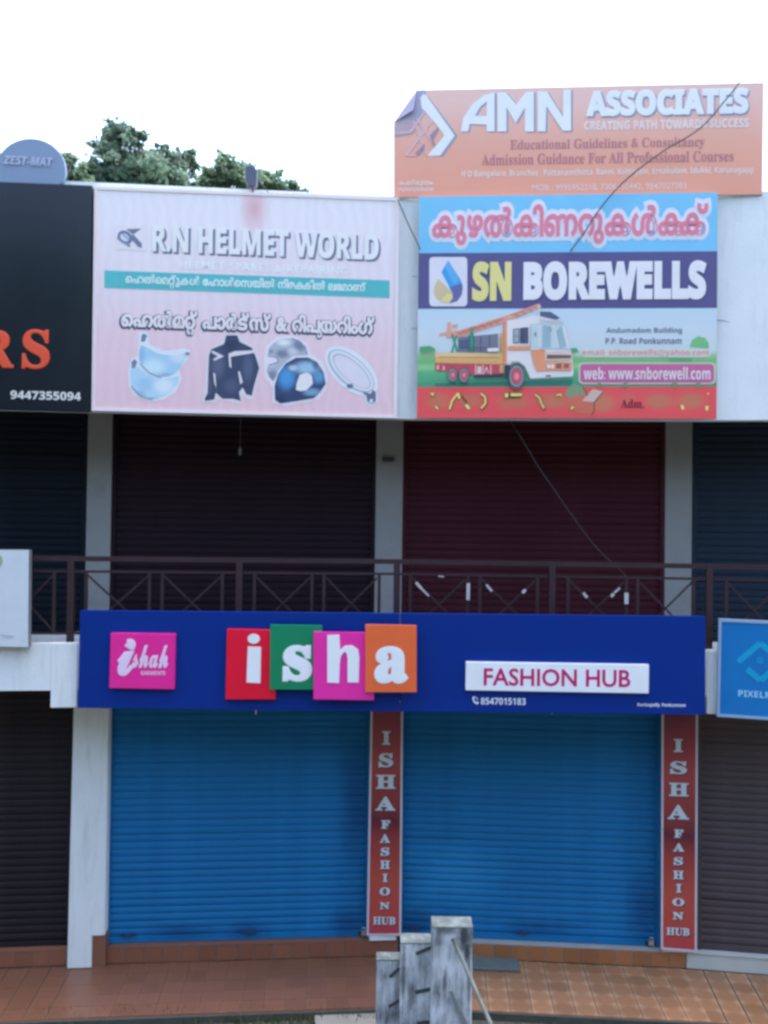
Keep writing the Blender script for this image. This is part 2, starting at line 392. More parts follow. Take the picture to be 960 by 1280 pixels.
# pillars: (bay, px left, px right) on the back plane
def wedge_slats(n, wid, h):                  # one slat mesh: convex strip
    mb = MB(); prof = [(0, .004), (.009, -.001), (.35 * h, -.0075), (.7 * h, -.007), (h - .007, .001), (h, .004)]
    k = len(prof); mb.v = [(-wid / 2, p[1], p[0]) for p in prof] + [(wid / 2, p[1], p[0]) for p in prof]
    mb.f = [(i, k + i, k + i + 1, i + 1) for i in range(k - 1)]; mb.mi = [0] * len(mb.f)
    return mb
def shutter(B, xa, xb, z0, z1, m, label, lock=None, pitch=.083):
    F = B.at((xa + xb) / 2, D + .03, z0); wid = xb - xa
    n = int((z1 - z0 - .08) / pitch)
    hd = MB(); hd.box(-wid / 2 + .051, wid / 2 - .051, -.01, .02, .076 + n * pitch + .002, z1 - z0 + .0)
    sh = hd.build('rolling_shutter', m, bld, F); sh['label'] = label      # the head, with rails, slats and locks as its pieces
    for sg in (-1, 1):
        q = MB(); xx = sg * (wid / 2 - .025); q.box(xx - .025, xx + .025, -.03, .06, 0, z1 - z0); q.build('guide_rail', m, sh, F)
    bot = MB(); bot.box(-wid / 2 + .051, wid / 2 - .051, -.022, .012, 0.002, .075); bevel(bot.build('bottom_rail', m, sh, F), .006)
    me = wedge_slats(0, wid - .1, pitch).mesh('slat', m, True)
    for i in range(n):
        M = F.M @ Matrix.Translation((rng.uniform(-.004, .004), rng.uniform(-.003, .004), .076 + i * pitch + rng.uniform(-.0015, .0015))) @ Matrix.Rotation(rng.gauss(0, .0011), 4, 'Y') @ Matrix.Rotation(rng.gauss(0, .03), 4, 'X'); place(me, 'slat', sh, M)
    if lock:
        for (lx, kind) in lock:
            if kind == 'pad':
                q = MB(); q.box(lx - .028, lx + .028, -.062, -.036, .03, .085)
                q.tube([(lx - .018, -.05, .085), (lx - .018, -.05, .115), (lx + .018, -.05, .115), (lx + .018, -.05, .085)], .005)
                q.build('padlock', M_STEEL, sh, F)
                q = MB(); q.box(lx - .06, lx + .06, -.034, -.023, .025, .06); q.build('hasp', M_BLACKP, sh, F)
            else:
                q = MB(); q.box(lx - .09, lx + .09, -.036, -.023, .09, .115); q.box(lx - .03, lx + .05, -.05, -.037, .085, .12); q.build('lock_plate', mat('dark_blue_lock_paint', (.02, .05, .13), .5), sh, F)
    return sh
def bx(B, p, y, yp=D): return B.px(p, y, yp)[0]
# pillar x ranges in bay-local metres
p0 = (bx(B1, 90, 1000, D - .15), bx(B1, 134, 1000, D - .15))
p1a, p1b = bx(B1, 461, 1000, D - .12), bx(B2, 503, 1000, D - .12)
p2 = (bx(B2, 827, 1000, D - .12), bx(B2, 871, 1000, D - .12))
def pillar(B, xa, xb, ya, yb, z0, z1, m=M_WALL, lab=None):
    mb = MB(); mb.box(xa, xb, ya, yb, z0, z1); o = bevel(mb.build('pillar', m, bld, B.at(0, 0, 0)), .012)
    if lab: o['label'] = lab
    return o
# ground floor pillars
pm = MB(); bz = .36
xb2 = bx(B1, 114.5, 1190, D - .15); xb1 = bx(B1, 131, 1160, D - .15)
xl1 = bx(B1, 84, 1190, D - .15); xl2 = bx(B1, 92, 890, D - .15); xr2 = bx(B1, 136, 890, D - .15)
pts = [(xl1, .001), (xb2, .001), (xb2, bz), (xb1, bz), (xr2, BEAM0 + .12), (xl2, BEAM0 + .12)]
pm.prism(pts, D - .15, D + .13)
o = bevel(pm.build('pillar', M_WALL, bld, B1), .01); o['label'] = 'white pillar standing on the verandah floor'
sk = MB(); sk.box(xb2 + .003, xb1 + .01, D - .135, D + .02, .001, bz - .004); sk.build('skirting_tile', M_RISER_L, bld, B1)
p1r = bx(B1, 501, 1000, D - .12)
pillar(B1, p1a + .03, p1r - .03, D - .11, D + .12, Z_SILL, BEAM0 + .12)
pillar(B2, p2[0] + .03, p2[1] - .03, D - .11, D + .12, Z_SILL, BEAM0 + .12)
# upper floor pillars
u0 = (bx(B1, 107.5, 640, D), bx(B1, 139, 640, D)); u1 = (bx(B1, 469.5, 640, D), bx(B2, 503, 640, D)); u2 = (bx(B2, 831, 640, D), bx(B2, 865.5, 640, D))
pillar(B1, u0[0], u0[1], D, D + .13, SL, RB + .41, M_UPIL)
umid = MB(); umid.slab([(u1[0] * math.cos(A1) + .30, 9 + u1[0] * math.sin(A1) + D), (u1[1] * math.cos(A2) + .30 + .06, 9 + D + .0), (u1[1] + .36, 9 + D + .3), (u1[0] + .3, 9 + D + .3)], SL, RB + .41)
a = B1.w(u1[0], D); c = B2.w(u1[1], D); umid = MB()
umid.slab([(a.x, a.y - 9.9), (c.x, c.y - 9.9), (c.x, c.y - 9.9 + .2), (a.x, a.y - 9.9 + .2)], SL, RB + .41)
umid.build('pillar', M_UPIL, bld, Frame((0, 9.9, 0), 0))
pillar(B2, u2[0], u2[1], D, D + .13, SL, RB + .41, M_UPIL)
pillar(B0, XL0, XL0 + .4, D - .1, D + .13, .001, BEAM0 + .1); pillar(B3, XR3 - .4, XR3, D - .1, D + .13, .001, BEAM0 + .1)
# switch box on the middle upper pillar
fx, fz = B1.px(485, 574.5, D); q = MB(); q.box(fx - .07, fx + .07, D - .05, D - .0015 + .02, fz - .025, fz + .025); q.build('junction_box', M_BLACKP, bld, B1)
# little bulb under the ceiling
fx, fz = B1.px(300, 565, .5); q = MB(); q.tube([(fx, .5, RB + .42), (fx, .5, fz + .05)], .006); q.build('lamp_cord', M_CABLE, bld, B1)
q = MB(); q.tube([(fx, .5, fz + .05), (fx, .5, fz + .03), (fx, .5, fz - .02), (fx, .5, fz - .04)], [.010, .018, .018, .006], 10); q.build('bulb', mat('bulb_glass', (.12, .13, .15), .3), bld, B1, True)
# cantilever brackets under the balcony edge
for B, pa_, pb_ in ((B0, 64, 97), (B1, 440, 474), (B3, 883, 916)):
    xa, xb = bx(B, pa_, 860, 0), bx(B, pb_, 860, 0)
    q = MB(); q.box(xa, xb, -.022, D + .1, 3.12, SL + .008); bevel(q.build('bracket', M_WALL, bld, B), .008)
# shutters
zt = 3.16
s0 = bx(B0, 88, 1000); ul0 = bx(B0, 108, 640)
shutter(B0, -3.2, bx(B0, 90, 1000), Z_SILL - .02, zt, M_BROWN, 'dark brown ground floor shutter left of the white pillar', pitch=.085)
shutter(B1, bx(B1, 134, 1000), p1a + .028, Z_SILL, zt, M_BLUE, 'blue ground floor shutter left of the middle banner', [(-1.27, 'lp'), (.12, 'lp'), (1.47, 'pad')])
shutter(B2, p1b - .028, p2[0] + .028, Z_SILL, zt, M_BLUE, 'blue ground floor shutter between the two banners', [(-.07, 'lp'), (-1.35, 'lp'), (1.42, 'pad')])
x3a = B3.px(872, 1000, D)[0]
shutter(B3, x3a, 3.2, Z_SILL, zt, M_BROWN2, 'faded brown ground floor shutter right of the banners')
shutter(B0, -3.2, bx(B0, 107, 640) + .0, SL + .01, RB + .3, M_DARKSH, 'black upper floor shutter at the left end')
shutter(B1, u0[1] + .002, u1[0] - .002, SL + .01, RB + .3, M_MAR, 'dark maroon upper floor shutter under the pale pink board')
shutter(B2, u1[1] + .002, u2[0] - .002, SL + .01, RB + .3, M_MAR2, 'dark maroon upper floor shutter under the lorry board')
shutter(B3, B3.px(866, 640, D)[0], 3.2, SL + .01, RB + .3, M_SLATE, 'dark slate upper floor shutter at the right end')
# shutter head boxes
strip('lintel', M_BACK, D - .02, D + .12, zt + .002, BEAM0 + .13)
strip('lintel', M_BACK, D + .002, D + .12, RB + .302, RB + .415)
# tiled plinth under the shutters
def plinth(B, xa, xb, me_m, nm='plinth', plain=False):
    mb = MB(); mb.box(xa, xb, D - .07, D + .13, .001, Z_SILL - .012)
    pl = mb.build(nm, M_CEM if not plain else mat('pale_cement', (.50, .50, .45), .8, .08, 3, .2), bld, B)
    cp = MB(); cp.box(xa, xb, D - .085, D + .12, Z_SILL - .011, Z_SILL - .001); cp.build('sill', (M_CEM if me_m is M_RISER_R else M_RISER_L) if not plain else MATS['pale_cement'], pl, B)
    if plain: return
    n = int(round((xb - xa) / .205)); wd = (xb - xa) / n
    tm = MB(); tm.box(-wd / 2 + .004, wd / 2 - .004, -.011, 0, -.083, .083); me = tm.mesh('tile', me_m)
    for i in range(n): place(me, 'tile', pl, B.M @ Matrix.Translation((xa + (i + .5) * wd, D - .0705 + rng.uniform(-.001, .001), .091)))
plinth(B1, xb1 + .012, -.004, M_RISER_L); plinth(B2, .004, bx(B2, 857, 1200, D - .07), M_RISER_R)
plinth(B3, B3.px(858, 1200, D - .07)[0] + .002, 3.3, None, plain=True)
plinth(B0, -1.6, bx(B1, 84, 1190, D - .15) + (-X01) * 0 - X01 - .0 + .0 - .004, M_RISER_L)

# ------------------------------------------------------------------ balcony railing
rl = thing('balcony_railing', 'maroon steel railing with crossed bars along the first floor balcony', 'railing', B1.at(0, .06, SL))
RF = {0: B0, 1: B1, 2: B2, 3: B3}
ZT, ZM, ZB = 4.685, 4.545, SL + .10
def rbox(B, xa, xb, z0, z1, hd, nm): q = MB(); q.box(xa, xb, .06 - hd, .06 + hd, z0, z1); return q.build(nm, M_RAIL, rl, B)
def seg(B, xa, xb):
    rbox(B, xa, xb, ZT - .03, ZT + .022, .028, 'top_rail'); rbox(B, xa, xb, ZM - .013, ZM + .013, .012, 'middle_rail'); rbox(B, xa, xb, ZB - .013, ZB + .013, .012, 'bottom_rail')
seg(B0, XL0, -.001); seg(B1, X01 + .001, -.001); seg(B2, .001, X23 - .001); seg(B3, .001, XR3)
def post(B, p): x = bx(B, p, 730, .06); rbox(B, x - .033, x + .033, SL + .004, ZT - .031, .031, 'post')
def bar(B, p): x = bx(B, p, 730, .06); rbox(B, x - .016, x + .016, ZB + .014, ZM - .014, .011, 'baluster')
def cross(B, pa_, pb_):
    xa, xb = bx(B, pa_, 730, .06) + .02, bx(B, pb_, 730, .06) - .02
    for k, (u, v) in enumerate(((xa, xb), (xb, xa))):
        q = MB(); yy = .053 + .014 * k; h = .014
        q.prism([(u, ZM - .03), (u, ZM - .03 - h * 2), (v, ZB + .03), (v, ZB + .03 + h * 2)] if k == 0 else [(u, ZM - .03), (v, ZB + .03 + h * 2), (v, ZB + .03), (u, ZM - .03 - h * 2)], yy - .006, yy + .006)
        q.build('cross_bar', M_RAIL, rl, B)
for B, p in ((B0, -104), (B0, 89), (B1, 299), (B1, 496), (B2, 690), (B2, 889 - 3), (B3, 1090)): post(B, p)
for B, ps in ((B0, (-85, -15, 0, 68)), (B1, (108, 187, 203, 278, 318, 390, 405, 474)), (B2, (513, 585, 600, 672, 710, 783, 797, 867)), (B3, (908, 980, 995, 1070))):
    for i in range(0, len(ps), 2):
        bar(B, ps[i]); bar(B, ps[i + 1]); cross(B, ps[i], ps[i + 1])
M_TAPE = mat('white_tape', (.50, .48, .48), .6)
for (xa, ya, xb, yb, wd) in ((520, 728, 527, 736, .028), (527, 736, 536, 745, .018), (585.5, 729, 585, 750, .036), (608, 731, 615, 739, .022), (653, 741, 657, 737, .03), (729, 741, 734, 747, .028), (764, 746, 767, 742, .03), (768, 741, 795 - 20, 735, .018), (783, 741, 783, 755, .042), (548, 720, 555, 721, .012)):
    a = Vector(B2.px(xa, ya, .038)); c = Vector(B2.px(xb, yb, .038)); d = (c - a); nn = Vector((-d.y, d.x)).normalized() * wd / 2
    q = MB(); q.prism([tuple(a - nn), tuple(a + nn), tuple(c + nn), tuple(c - nn)], .034, .0405); q.build('tape_strip', M_TAPE, rl, B2)

# ------------------------------------------------------------------ sign boards
def board(name, label, cat, B, pts, yf, th, m, edge=M_ALU, F=None, pname='panel'):
    cx = sum(p[0] for p in pts) / len(pts); cy = max(p[1] for p in pts)
    F = F or B.sub(cx, cy, yf)
    t = thing(name, label, cat, F)
    q = MB(); P_ = quad_of(F, pts, 0); q.prism(P_, 0, th)
    q.mi = [0, 1] + [1] * len(P_)
    q.build(pname, [m, edge], t, F)
    return t, F
def trim(F, t, pts, wd, m, y0=-.012, y1=.004, name='frame'):
    P_ = quad_of(F, pts, 0); n = len(P_); q = MB()
    for i in range(n):
        a = Vector(P_[i]); c = Vector(P_[(i + 1) % n]); d = (c - a).normalized(); nn = Vector((-d.y, d.x))
        mid = sum((Vector(p) for p in P_), Vector((0, 0))) / n
        if nn.dot(mid - a) < 0: nn = -nn
        e = d * (wd + .001) if i % 2 else Vector((0, 0))
        q.prism([tuple(a + e), tuple(c - e), tuple(c - e + nn * wd), tuple(a + e + nn * wd)], y0, y1)
    return q.build(name, m, t, F)

# --- pale pink helmet board
def helmet_mat():
    k = NT('faded_pink_flex_print'); co = k.coord(); sp = k.n('ShaderNodeSeparateXYZ'); k.l(co, sp.inputs[0])
    cr = k.t.nodes.new('ShaderNodeValToRGB'); mr = k.n('ShaderNodeMapRange'); mr.inputs[1].default_value = 0; mr.inputs[2].default_value = 2.45
    nz = k.n('ShaderNodeTexNoise', Scale=.9, Detail=3.0); k.l(co, nz.inputs['Vector'])
    ad = k.n('ShaderNodeMath', operation='MULTIPLY_ADD'); k.l(nz.outputs['Fac'], ad.inputs[0]); ad.inputs[1].default_value = .8; k.l(sp.outputs['Z'], ad.inputs[2])
    k.l(ad.outputs[0], mr.inputs[0]); k.l(mr.outputs[0], cr.inputs[0])
    e = cr.color_ramp.elements
    def A(rgb): return (*[min(.84, v / kk) for v, kk in zip(lin(rgb), KU)], 1)
    e[0].position = .12; e[0].color = A((204, 186, 212)); e[1].position = 1; e[1].color = A((208, 218, 242))
    x = e.new(.45); x.color = A((206, 194, 220)); x = e.new(.7); x.color = A((204, 206, 232))
    wv = k.n('ShaderNodeTexWave', wave_type='BANDS', bands_direction='X', Scale=2.6, Distortion=9.0, Detail=2.0); wv.inputs['Detail Scale'].default_value = .6; k.l(co, wv.inputs['Vector'])
    m2 = k.n('ShaderNodeMapRange'); m2.inputs[3].default_value = .98; m2.inputs[4].default_value = 1.015; k.l(wv.outputs['Fac'], m2.inputs[0])
    mx = k.n('ShaderNodeMix', data_type='RGBA', blend_type='MULTIPLY'); mx.inputs[0].default_value = 1; k.l(cr.outputs[0], mx.inputs[6]); k.l(m2.outputs[0], mx.inputs[7])
    # red stain that has run down from the lamp bracket
    vs = k.n('ShaderNodeVectorMath', operation='SUBTRACT'); k.l(co, vs.inputs[0]); vs.inputs[1].default_value = (.055, 0, 2.25)
    vm = k.n('ShaderNodeVectorMath', operation='MULTIPLY'); k.l(vs.outputs[0], vm.inputs[0]); vm.inputs[1].default_value = (5.5, 0, 3.0)
    ln = k.n('ShaderNodeVectorMath', operation='LENGTH'); k.l(vm.outputs[0], ln.inputs[0])
    m4 = k.n('ShaderNodeMapRange'); m4.inputs[1].default_value = .1; m4.inputs[2].default_value = 1.0; m4.inputs[3].default_value = .6; m4.inputs[4].default_value = 0; k.l(ln.outputs['Value'], m4.inputs[0])
    mm = k.n('ShaderNodeMix', data_type='RGBA'); k.l(m4.outputs[0], mm.inputs[0]); k.l(mx.outputs[2], mm.inputs[6]); mm.inputs[7].default_value = A((190, 120, 150))
    k.l(mm.outputs[2], k.b.inputs['Base Color']); k.b.inputs['Roughness'].default_value = .5; k.b.inputs['Specular IOR Level'].default_value = .35
    bp = k.n('ShaderNodeBump', Strength=.08, Distance=.02); k.l(wv.outputs['Fac'], bp.inputs['Height']); k.l(bp.outputs[0], k.b.inputs['Normal'])
    return k.m
pts = [(118, 233), (499, 247.5), (496, 523), (114.5, 513.5)]
hs, HF = board('shop_sign', 'faded pink helmet shop board with helmets and a jacket printed on it', 'sign board', B1, pts, -.10, .09, helmet_mat())
trim(HF, hs, [(118, 233), (499, 247.5), (496, 523), (114.5, 513.5)], .035, P((208, 214, 235)), -.008, .004)
Y = -.0015
word(HF, hs, 'R.N HELMET WORLD', 192, 476, 283, 317, P((112, 122, 158)), Y, 'sb', bev=.03)
word(HF, hs, 'R.N HELMET WORLD', 189.5, 473.5, 280.5, 314.5, P((216, 224, 244)), Y - .004, 'sb', bev=.022)
word(HF, hs, 'HELMET SPARES & REPAIRING', 224, 435, 325.5, 335.5, P((236, 240, 252)), Y - .001, None, off=.022, space=1.1)
pc = Pic(HF, 0, 0, 1, Y); pc.c(P((80, 178, 198))).poly((130.5, 338), (487, 350.5), (487, 372.5), (130.5, 359.8)).build('teal_band', hs)
T1 = ['െ', 'ഹ', 'ൽ', 'െ', 'മ', ('റ്', 0, .0, 1), ('റ', -.62, -.36, .7), 'ു', 'ക', 'ൾ', ' ', 'േ', 'ഹ', 'ാ', 'ൾ', 'െ', 'സ', 'യി', 'ൽ', ' ', 'നി', 'ര', 'ക', ('കി', -.2, 0, 1), 'ൽ', ' ', 'ല', 'ഭ', 'മ', 'ാ', 'ണ്']
lettering(HF, hs, mal(T1, .035, .07), 157, 457, 341.5, 358.5, P((190, 226, 244)), Y - .003)
T2 = ['െ', 'ഹ', 'ൽ', 'മ', ('റ്', 0, 0, 1), ('റ', -.66, -.34, .62), ' ', 'പ', 'ാ', 'ർ', 'ട്', 'സ്', ' ', '&', ' ', 'റി', ('പ', 0, 0, 1), ('ാ', -.22, -.28, .6), 'യ', 'റി', 'ം', 'ഗ്']
lettering(HF, hs, mal(T2, .12, .09), 151, 467, 387.5, 416.5, P((78, 88, 124)), Y, name='lettering_outline')
lettering(HF, hs, mal(T2, .048, .09), 152, 467, 386.5, 415.5, P((206, 214, 236)), Y - .004)
# printed logo
pc = Pic(HF, 120, 270, 4.8, Y); pc.c(P((206, 214, 238))).poly((115, 55), (305, 60), (305, 208), (115, 200))
pc.c(P((104, 120, 160))).poly((180, 78), (272, 76), (222, 112)).poly((222, 108), (275, 165), (275, 192), (252, 186), (205, 130)).ell(175, 128, 48, 38, 35)
pc.c(P((196, 208, 236))).ell(172, 128, 30, 20, 35)
pc.c(P((120, 136, 172))).line([(128, 130), (205, 182)], 14).line([(150, 100), (205, 150)], 8)
pc.build('helmet_logo', hs)
# printed visors
pc = Pic(HF, 130, 370, 5.333, Y)
halo = P((200, 220, 245)); vb = P((160, 205, 242)); vb2 = P((182, 216, 244)); vd = P((108, 128, 168))
pc.c(halo).poly((235, 240), (290, 245), (300, 320), (400, 365), (530, 350), (575, 360), (560, 420), (500, 500), (520, 550), (480, 640), (400, 690), (310, 705), (210, 670), (165, 600), (160, 500), (180, 420), (225, 400))
vs1 = soft('visor_print', HF, (150, 198, 238), [(330, 470, 110, 70, (186, 222, 250), .9), (500, 410, 90, 50, (190, 218, 246), .8), (245, 400, 40, 90, (124, 172, 220), .6), (420, 530, 80, 22, (120, 160, 205), .6)], 130, 370, 5.333)
vs2 = soft('lower_visor_print', HF, (164, 206, 242), [(270, 590, 80, 70, (140, 192, 238), .8), (400, 600, 90, 70, (198, 224, 250), .9), (230, 660, 60, 40, (116, 156, 200), .6), (320, 690, 80, 20, (110, 148, 192), .6)], 130, 370, 5.333)
pc.c(vs1).poly((245, 325), (300, 350), (345, 378), (400, 392), (450, 396), (500, 392), (550, 375), (550, 400), (535, 440), (505, 485), (470, 520), (430, 535), (380, 542), (340, 532), (300, 510), (262, 480), (240, 450), (233, 400), (235, 365))
pc.c(vs2).poly((180, 470), (205, 470), (240, 480), (270, 505), (300, 525), (350, 542), (400, 550), (450, 545), (500, 535), (495, 570), (480, 600), (450, 635), (410, 665), (365, 682), (320, 690), (270, 682), (230, 660), (198, 630), (180, 590), (174, 530))
pc.c(vd).poly((250, 262), (262, 250), (288, 262), (270, 305), (246, 305)).poly((182, 440), (205, 420), (222, 440), (205, 480), (186, 480))
pc.line([(240, 452), (300, 512), (380, 544)], 6).line([(182, 600), (235, 665), (320, 692)], 6).ell(556, 384, 14, 10)
pc.build('visor_picture', hs)
# printed jacket (spans both enlarged crops, given in the first one's coordinates)
pc = Pic(HF, 130, 370, 5.333, Y)
jk = soft('jacket_print', HF, (62, 74, 108), [(760, 460, 60, 120, (92, 106, 142), .7), (960, 480, 50, 120, (88, 102, 140), .7), (850, 600, 70, 60, (84, 98, 134), .6), (850, 330, 60, 50, (48, 58, 90), .7), (700, 600, 30, 80, (86, 98, 132), .6)], 130, 370, 5.333); jh = P((196, 206, 232)); jm = P((92, 108, 146))
pc.c(P((198, 206, 230))).poly((800, 250), (905, 250), (950, 310), (1020, 350), (1050, 460), (1010, 620), (1000, 690), (960, 690), (930, 660), (905, 720), (760, 690), (740, 715), (655, 705), (670, 600), (690, 360), (790, 300))
pc.c(jk).poly((815, 262), (888, 262), (905, 305), (985, 345), (1010, 400), (1035, 480), (1000, 600), (985, 665), (948, 655), (925, 610), (900, 640), (912, 700), (860, 685), (790, 685), (745, 645), (735, 690), (675, 700), (672, 680), (690, 650), (700, 400), (715, 355), (800, 320))
pc.c(jh).poly((720, 362), (800, 402), (735, 432), (728, 420), (760, 402), (716, 376)).poly((830, 385), (870, 368), (990, 362), (1008, 378), (845, 405), (850, 480), (835, 470))
pc.c(jm).poly((735, 500), (748, 560), (752, 640), (738, 600)).poly((905, 510), (930, 570), (915, 620), (930, 560))
pc.c(jh).poly((728, 510), (742, 520), (748, 610), (735, 580)).poly((893, 505), (905, 500), (925, 575), (908, 590))
pc.build('jacket_picture', hs)
# printed helmets and ring visor
pc = Pic(HF, 310, 370, 5.333, Y)
hb = soft('blue_helmet_print', HF, (58, 74, 118), [(258, 545, 80, 105, (74, 150, 220), .95), (390, 480, 110, 60, (150, 200, 242), .85), (470, 540, 60, 60, (96, 158, 220), .8), (420, 640, 90, 35, (120, 176, 226), .75), (330, 640, 60, 60, (56, 70, 110), .8), (300, 480, 40, 26, (190, 210, 236), .7), (215, 690, 60, 40, (50, 62, 98), .9), (450, 460, 30, 40, (60, 84, 136), .7)], 310, 370, 5.333)
gh = soft('grey_helmet_print', HF, (160, 178, 206), [(345, 330, 60, 60, (104, 122, 158), .9), (240, 310, 60, 30, (214, 226, 244), .9), (230, 385, 60, 40, (96, 112, 146), .8), (150, 430, 50, 50, (206, 220, 242), .8), (160, 530, 50, 50, (110, 128, 162), .9), (300, 370, 50, 30, (190, 206, 230), .7), (145, 370, 40, 25, (110, 128, 160), .7)], 310, 370, 5.333, noise_amt=.5); hb2 = P((78, 138, 200)); hb3 = P((150, 195, 236)); gy = P((122, 140, 172)); lt = P((200, 214, 238))
pc.c(P((204, 214, 240))).poly((120, 330), (200, 270), (300, 262), (390, 310), (420, 385), (500, 440), (535, 540), (525, 620), (470, 690), (250, 735), (160, 715), (165, 610), (110, 540), (105, 420))
pc.c(gh).poly((140, 350), (165, 318), (200, 295), (245, 284), (290, 282), (330, 292), (360, 315), (382, 350), (395, 395), (300, 400), (245, 445), (200, 500), (185, 540), (170, 570), (145, 545), (125, 500), (135, 460), (200, 440), (190, 408), (132, 398))
pc.c(gy).line([(290, 282), (345, 302), (382, 342), (394, 388)], 8).line([(132, 398), (190, 408), (202, 440), (140, 462)], 7)
pc.c(hb).poly((180, 690), (178, 600), (200, 520), (250, 450), (320, 412), (400, 410), (460, 440), (505, 510), (518, 585), (480, 640), (440, 680), (320, 700), (215, 716))
pc.c(P((206, 220, 240))).poly((325, 580), (345, 525), (395, 510), (430, 535), (435, 580), (400, 625), (350, 635), (318, 625))
pc.c(P((84, 104, 150))).line([(432, 530), (438, 585), (400, 628)], 12)
pc.build('helmets_picture', hs)
pc = Pic(HF, 310, 370, 5.333, Y)
pc.c(halo).ell(690, 500, 215, 118, 42).poly((780, 600), (860, 640), (865, 700), (820, 740), (780, 700))
pc.c(P((130, 152, 188))).ell(688, 500, 190, 90, 42)
pc.c(P((198, 214, 240))).ell(690, 499, 184, 84, 42)
pc.c(P((140, 162, 196))).ell(692, 502, 160, 64, 42)
pc.c(P((198, 208, 236))).ell(693, 504, 154, 60, 42)
pc.c(P((96, 112, 148))).poly((760, 640), (820, 650), (832, 625), (852, 640), (852, 700), (825, 722), (795, 700), (790, 665)).ell(680, 600, 22, 14)
pc.c(lt).ell(822, 700, 12, 14)
pc.build('ring_visor_picture', hs)
# small dark flood lamp on top of the board
LF = HF.sub(315, 236, .03)
lp = thing('flood_lamp', 'small dark lamp head on a bracket on top of the pink helmet shop board', 'lamp', LF)
q = MB(); a = lambda x, y, yy=.0: (LF.px(x, y, yy)[0], yy, LF.px(x, y, yy)[1])
q.prism([LF.px(x, y, 0) for x, y in ((307, 211), (311, 209), (319, 210), (322, 217), (321.5, 232), (318, 237), (310, 234), (307, 224))], -.06, .04)
bevel(q.build('lamp_head', mat('dark_grey_enamel', (.09, .10, .15), .5), lp, LF), .01)
q = MB(); q.tube([a(315.5, 235), a(316, 241), a(316, 250)], .012); q.build('bracket', mat('red_oxide', (.35, .12, .14), .6), lp, LF)
q = MB(); q.tube([a(321, 222), a(328, 231), a(335, 240), a(339, 246), a(343, 253)], .0055); q.build('cable', M_CABLE, lp, LF)

# --- black board with the round board on top
k = NT('black_flex_print'); co = k.coord(); nzz = k.n('ShaderNodeTexNoise', Scale=3.0, Detail=6.0); k.l(co, nzz.inputs['Vector'])
cr = k.t.nodes.new('ShaderNodeValToRGB'); k.l(nzz.outputs['Fac'], cr.inputs[0]); cr.color_ramp.elements[0].color = (.005, .008, .015, 1); cr.color_ramp.elements[1].color = (.010, .014, .024, 1)
k.l(cr.outputs[0], k.b.inputs['Base Color']); k.b.inputs['Roughness'].default_value = .2; k.b.inputs['Specular IOR Level'].default_value = .36
M_BLKSIGN = k.m
pts = [(-110, 223), (115, 232), (112, 514), (-112, 508)]
bs, BF = board('shop_sign', 'black board at the left edge with orange capital letters and a white phone number', 'sign board', B0, pts, -.13, .1, M_BLKSIGN, M_BLACKP)
word(BF, bs, 'R', -26, 17, 411.5, 459, P((200, 84, 62)), -.006, 'b', bev=.02, thick=.004, name='letter')
word(BF, bs, 'S', 27, 62, 411, 461, P((200, 84, 62)), -.006, 'b', bev=.02, thick=.004, name='letter')
word(BF, bs, '9447355094', 13, 101, 488, 498.5, P((196, 212, 228)), -.003, 'sb', bev=.01)
DF = BF.sub(40, 230, .05)
ds = thing('round_sign', 'grey blue round topped board with faded white lettering standing on the black board', 'sign board', DF)
dm = [(-6, 231), (-6, 187)] + [(38 + 44 * math.cos(R(t)) , 212 + 39.5 * math.sin(R(t))) for t in range(-148, 1, 12)] + [(82, 218), (78, 229), (66, 236), (30, 236)]
q = MB(); q.prism(quad_of(DF, dm, 0), 0, .06); bevel(q.build('panel', P((116, 142, 184)), ds, DF), .01)
word(DF, ds, 'ZEST-MAT', 4, 66, 194, 205, P((150, 170, 210)), -.012, 'sbi', bev=.02)

# --- salmon board of the associates
def amn_mat():
    k = NT('faded_salmon_flex_print'); co = k.coord(); sp = k.n('ShaderNodeSeparateXYZ'); k.l(co, sp.inputs[0])
    mr = k.n('ShaderNodeMapRange'); mr.inputs[1].default_value = 0; mr.inputs[2].default_value = 1.25
    nz = k.n('ShaderNodeTexNoise', Scale=1.3, Detail=5.0); k.l(co, nz.inputs['Vector'])
    ad = k.n('ShaderNodeMath', operation='MULTIPLY_ADD'); k.l(nz.outputs['Fac'], ad.inputs[0]); ad.inputs[1].default_value = .35; k.l(sp.outputs['Z'], ad.inputs[2]); k.l(ad.outputs[0], mr.inputs[0])
    cr = k.t.nodes.new('ShaderNodeValToRGB'); k.l(mr.outputs[0], cr.inputs[0])
    def A(rgb): return (*[min(.84, v / kk) for v, kk in zip(lin(rgb), KU)], 1)
    e = cr.color_ramp.elements; e[0].position = .1; e[0].color = A((218, 150, 138)); e[1].position = 1; e[1].color = A((214, 184, 190))
    x = e.new(.6); x.color = A((218, 162, 154))
    k.l(cr.outputs[0], k.b.inputs['Base Color']); k.b.inputs['Roughness'].default_value = .5; k.b.inputs['Specular IOR Level'].default_value = .35
    return k.m
pts = [(521, 112.5), (955, 103), (953, 243), (492, 246.5), (492, 153)]
am, AF = board('shop_sign', 'faded salmon board above the lorry board, its top left corner folded over', 'sign board', B2, pts, -.06, .035, amn_mat())
wh = P((206, 224, 248)); sh_ = P((136, 152, 186)); W2 = P((198, 176, 196))
pc = Pic(AF, 485, 95, 7.11, -.002)
pc.c(P((150, 158, 198))).poly((255, 125), (330, 125), (345, 200), (330, 330), (270, 400), (120, 450), (60, 455), (90, 400))
pc.c(P((172, 160, 186))).poly((60, 455), (120, 400), (230, 385), (270, 470), (200, 520), (60, 540))
pc.c(sh_).poly((330, 175), (360, 185), (618, 530), (490, 712), (455, 712), (590, 530))
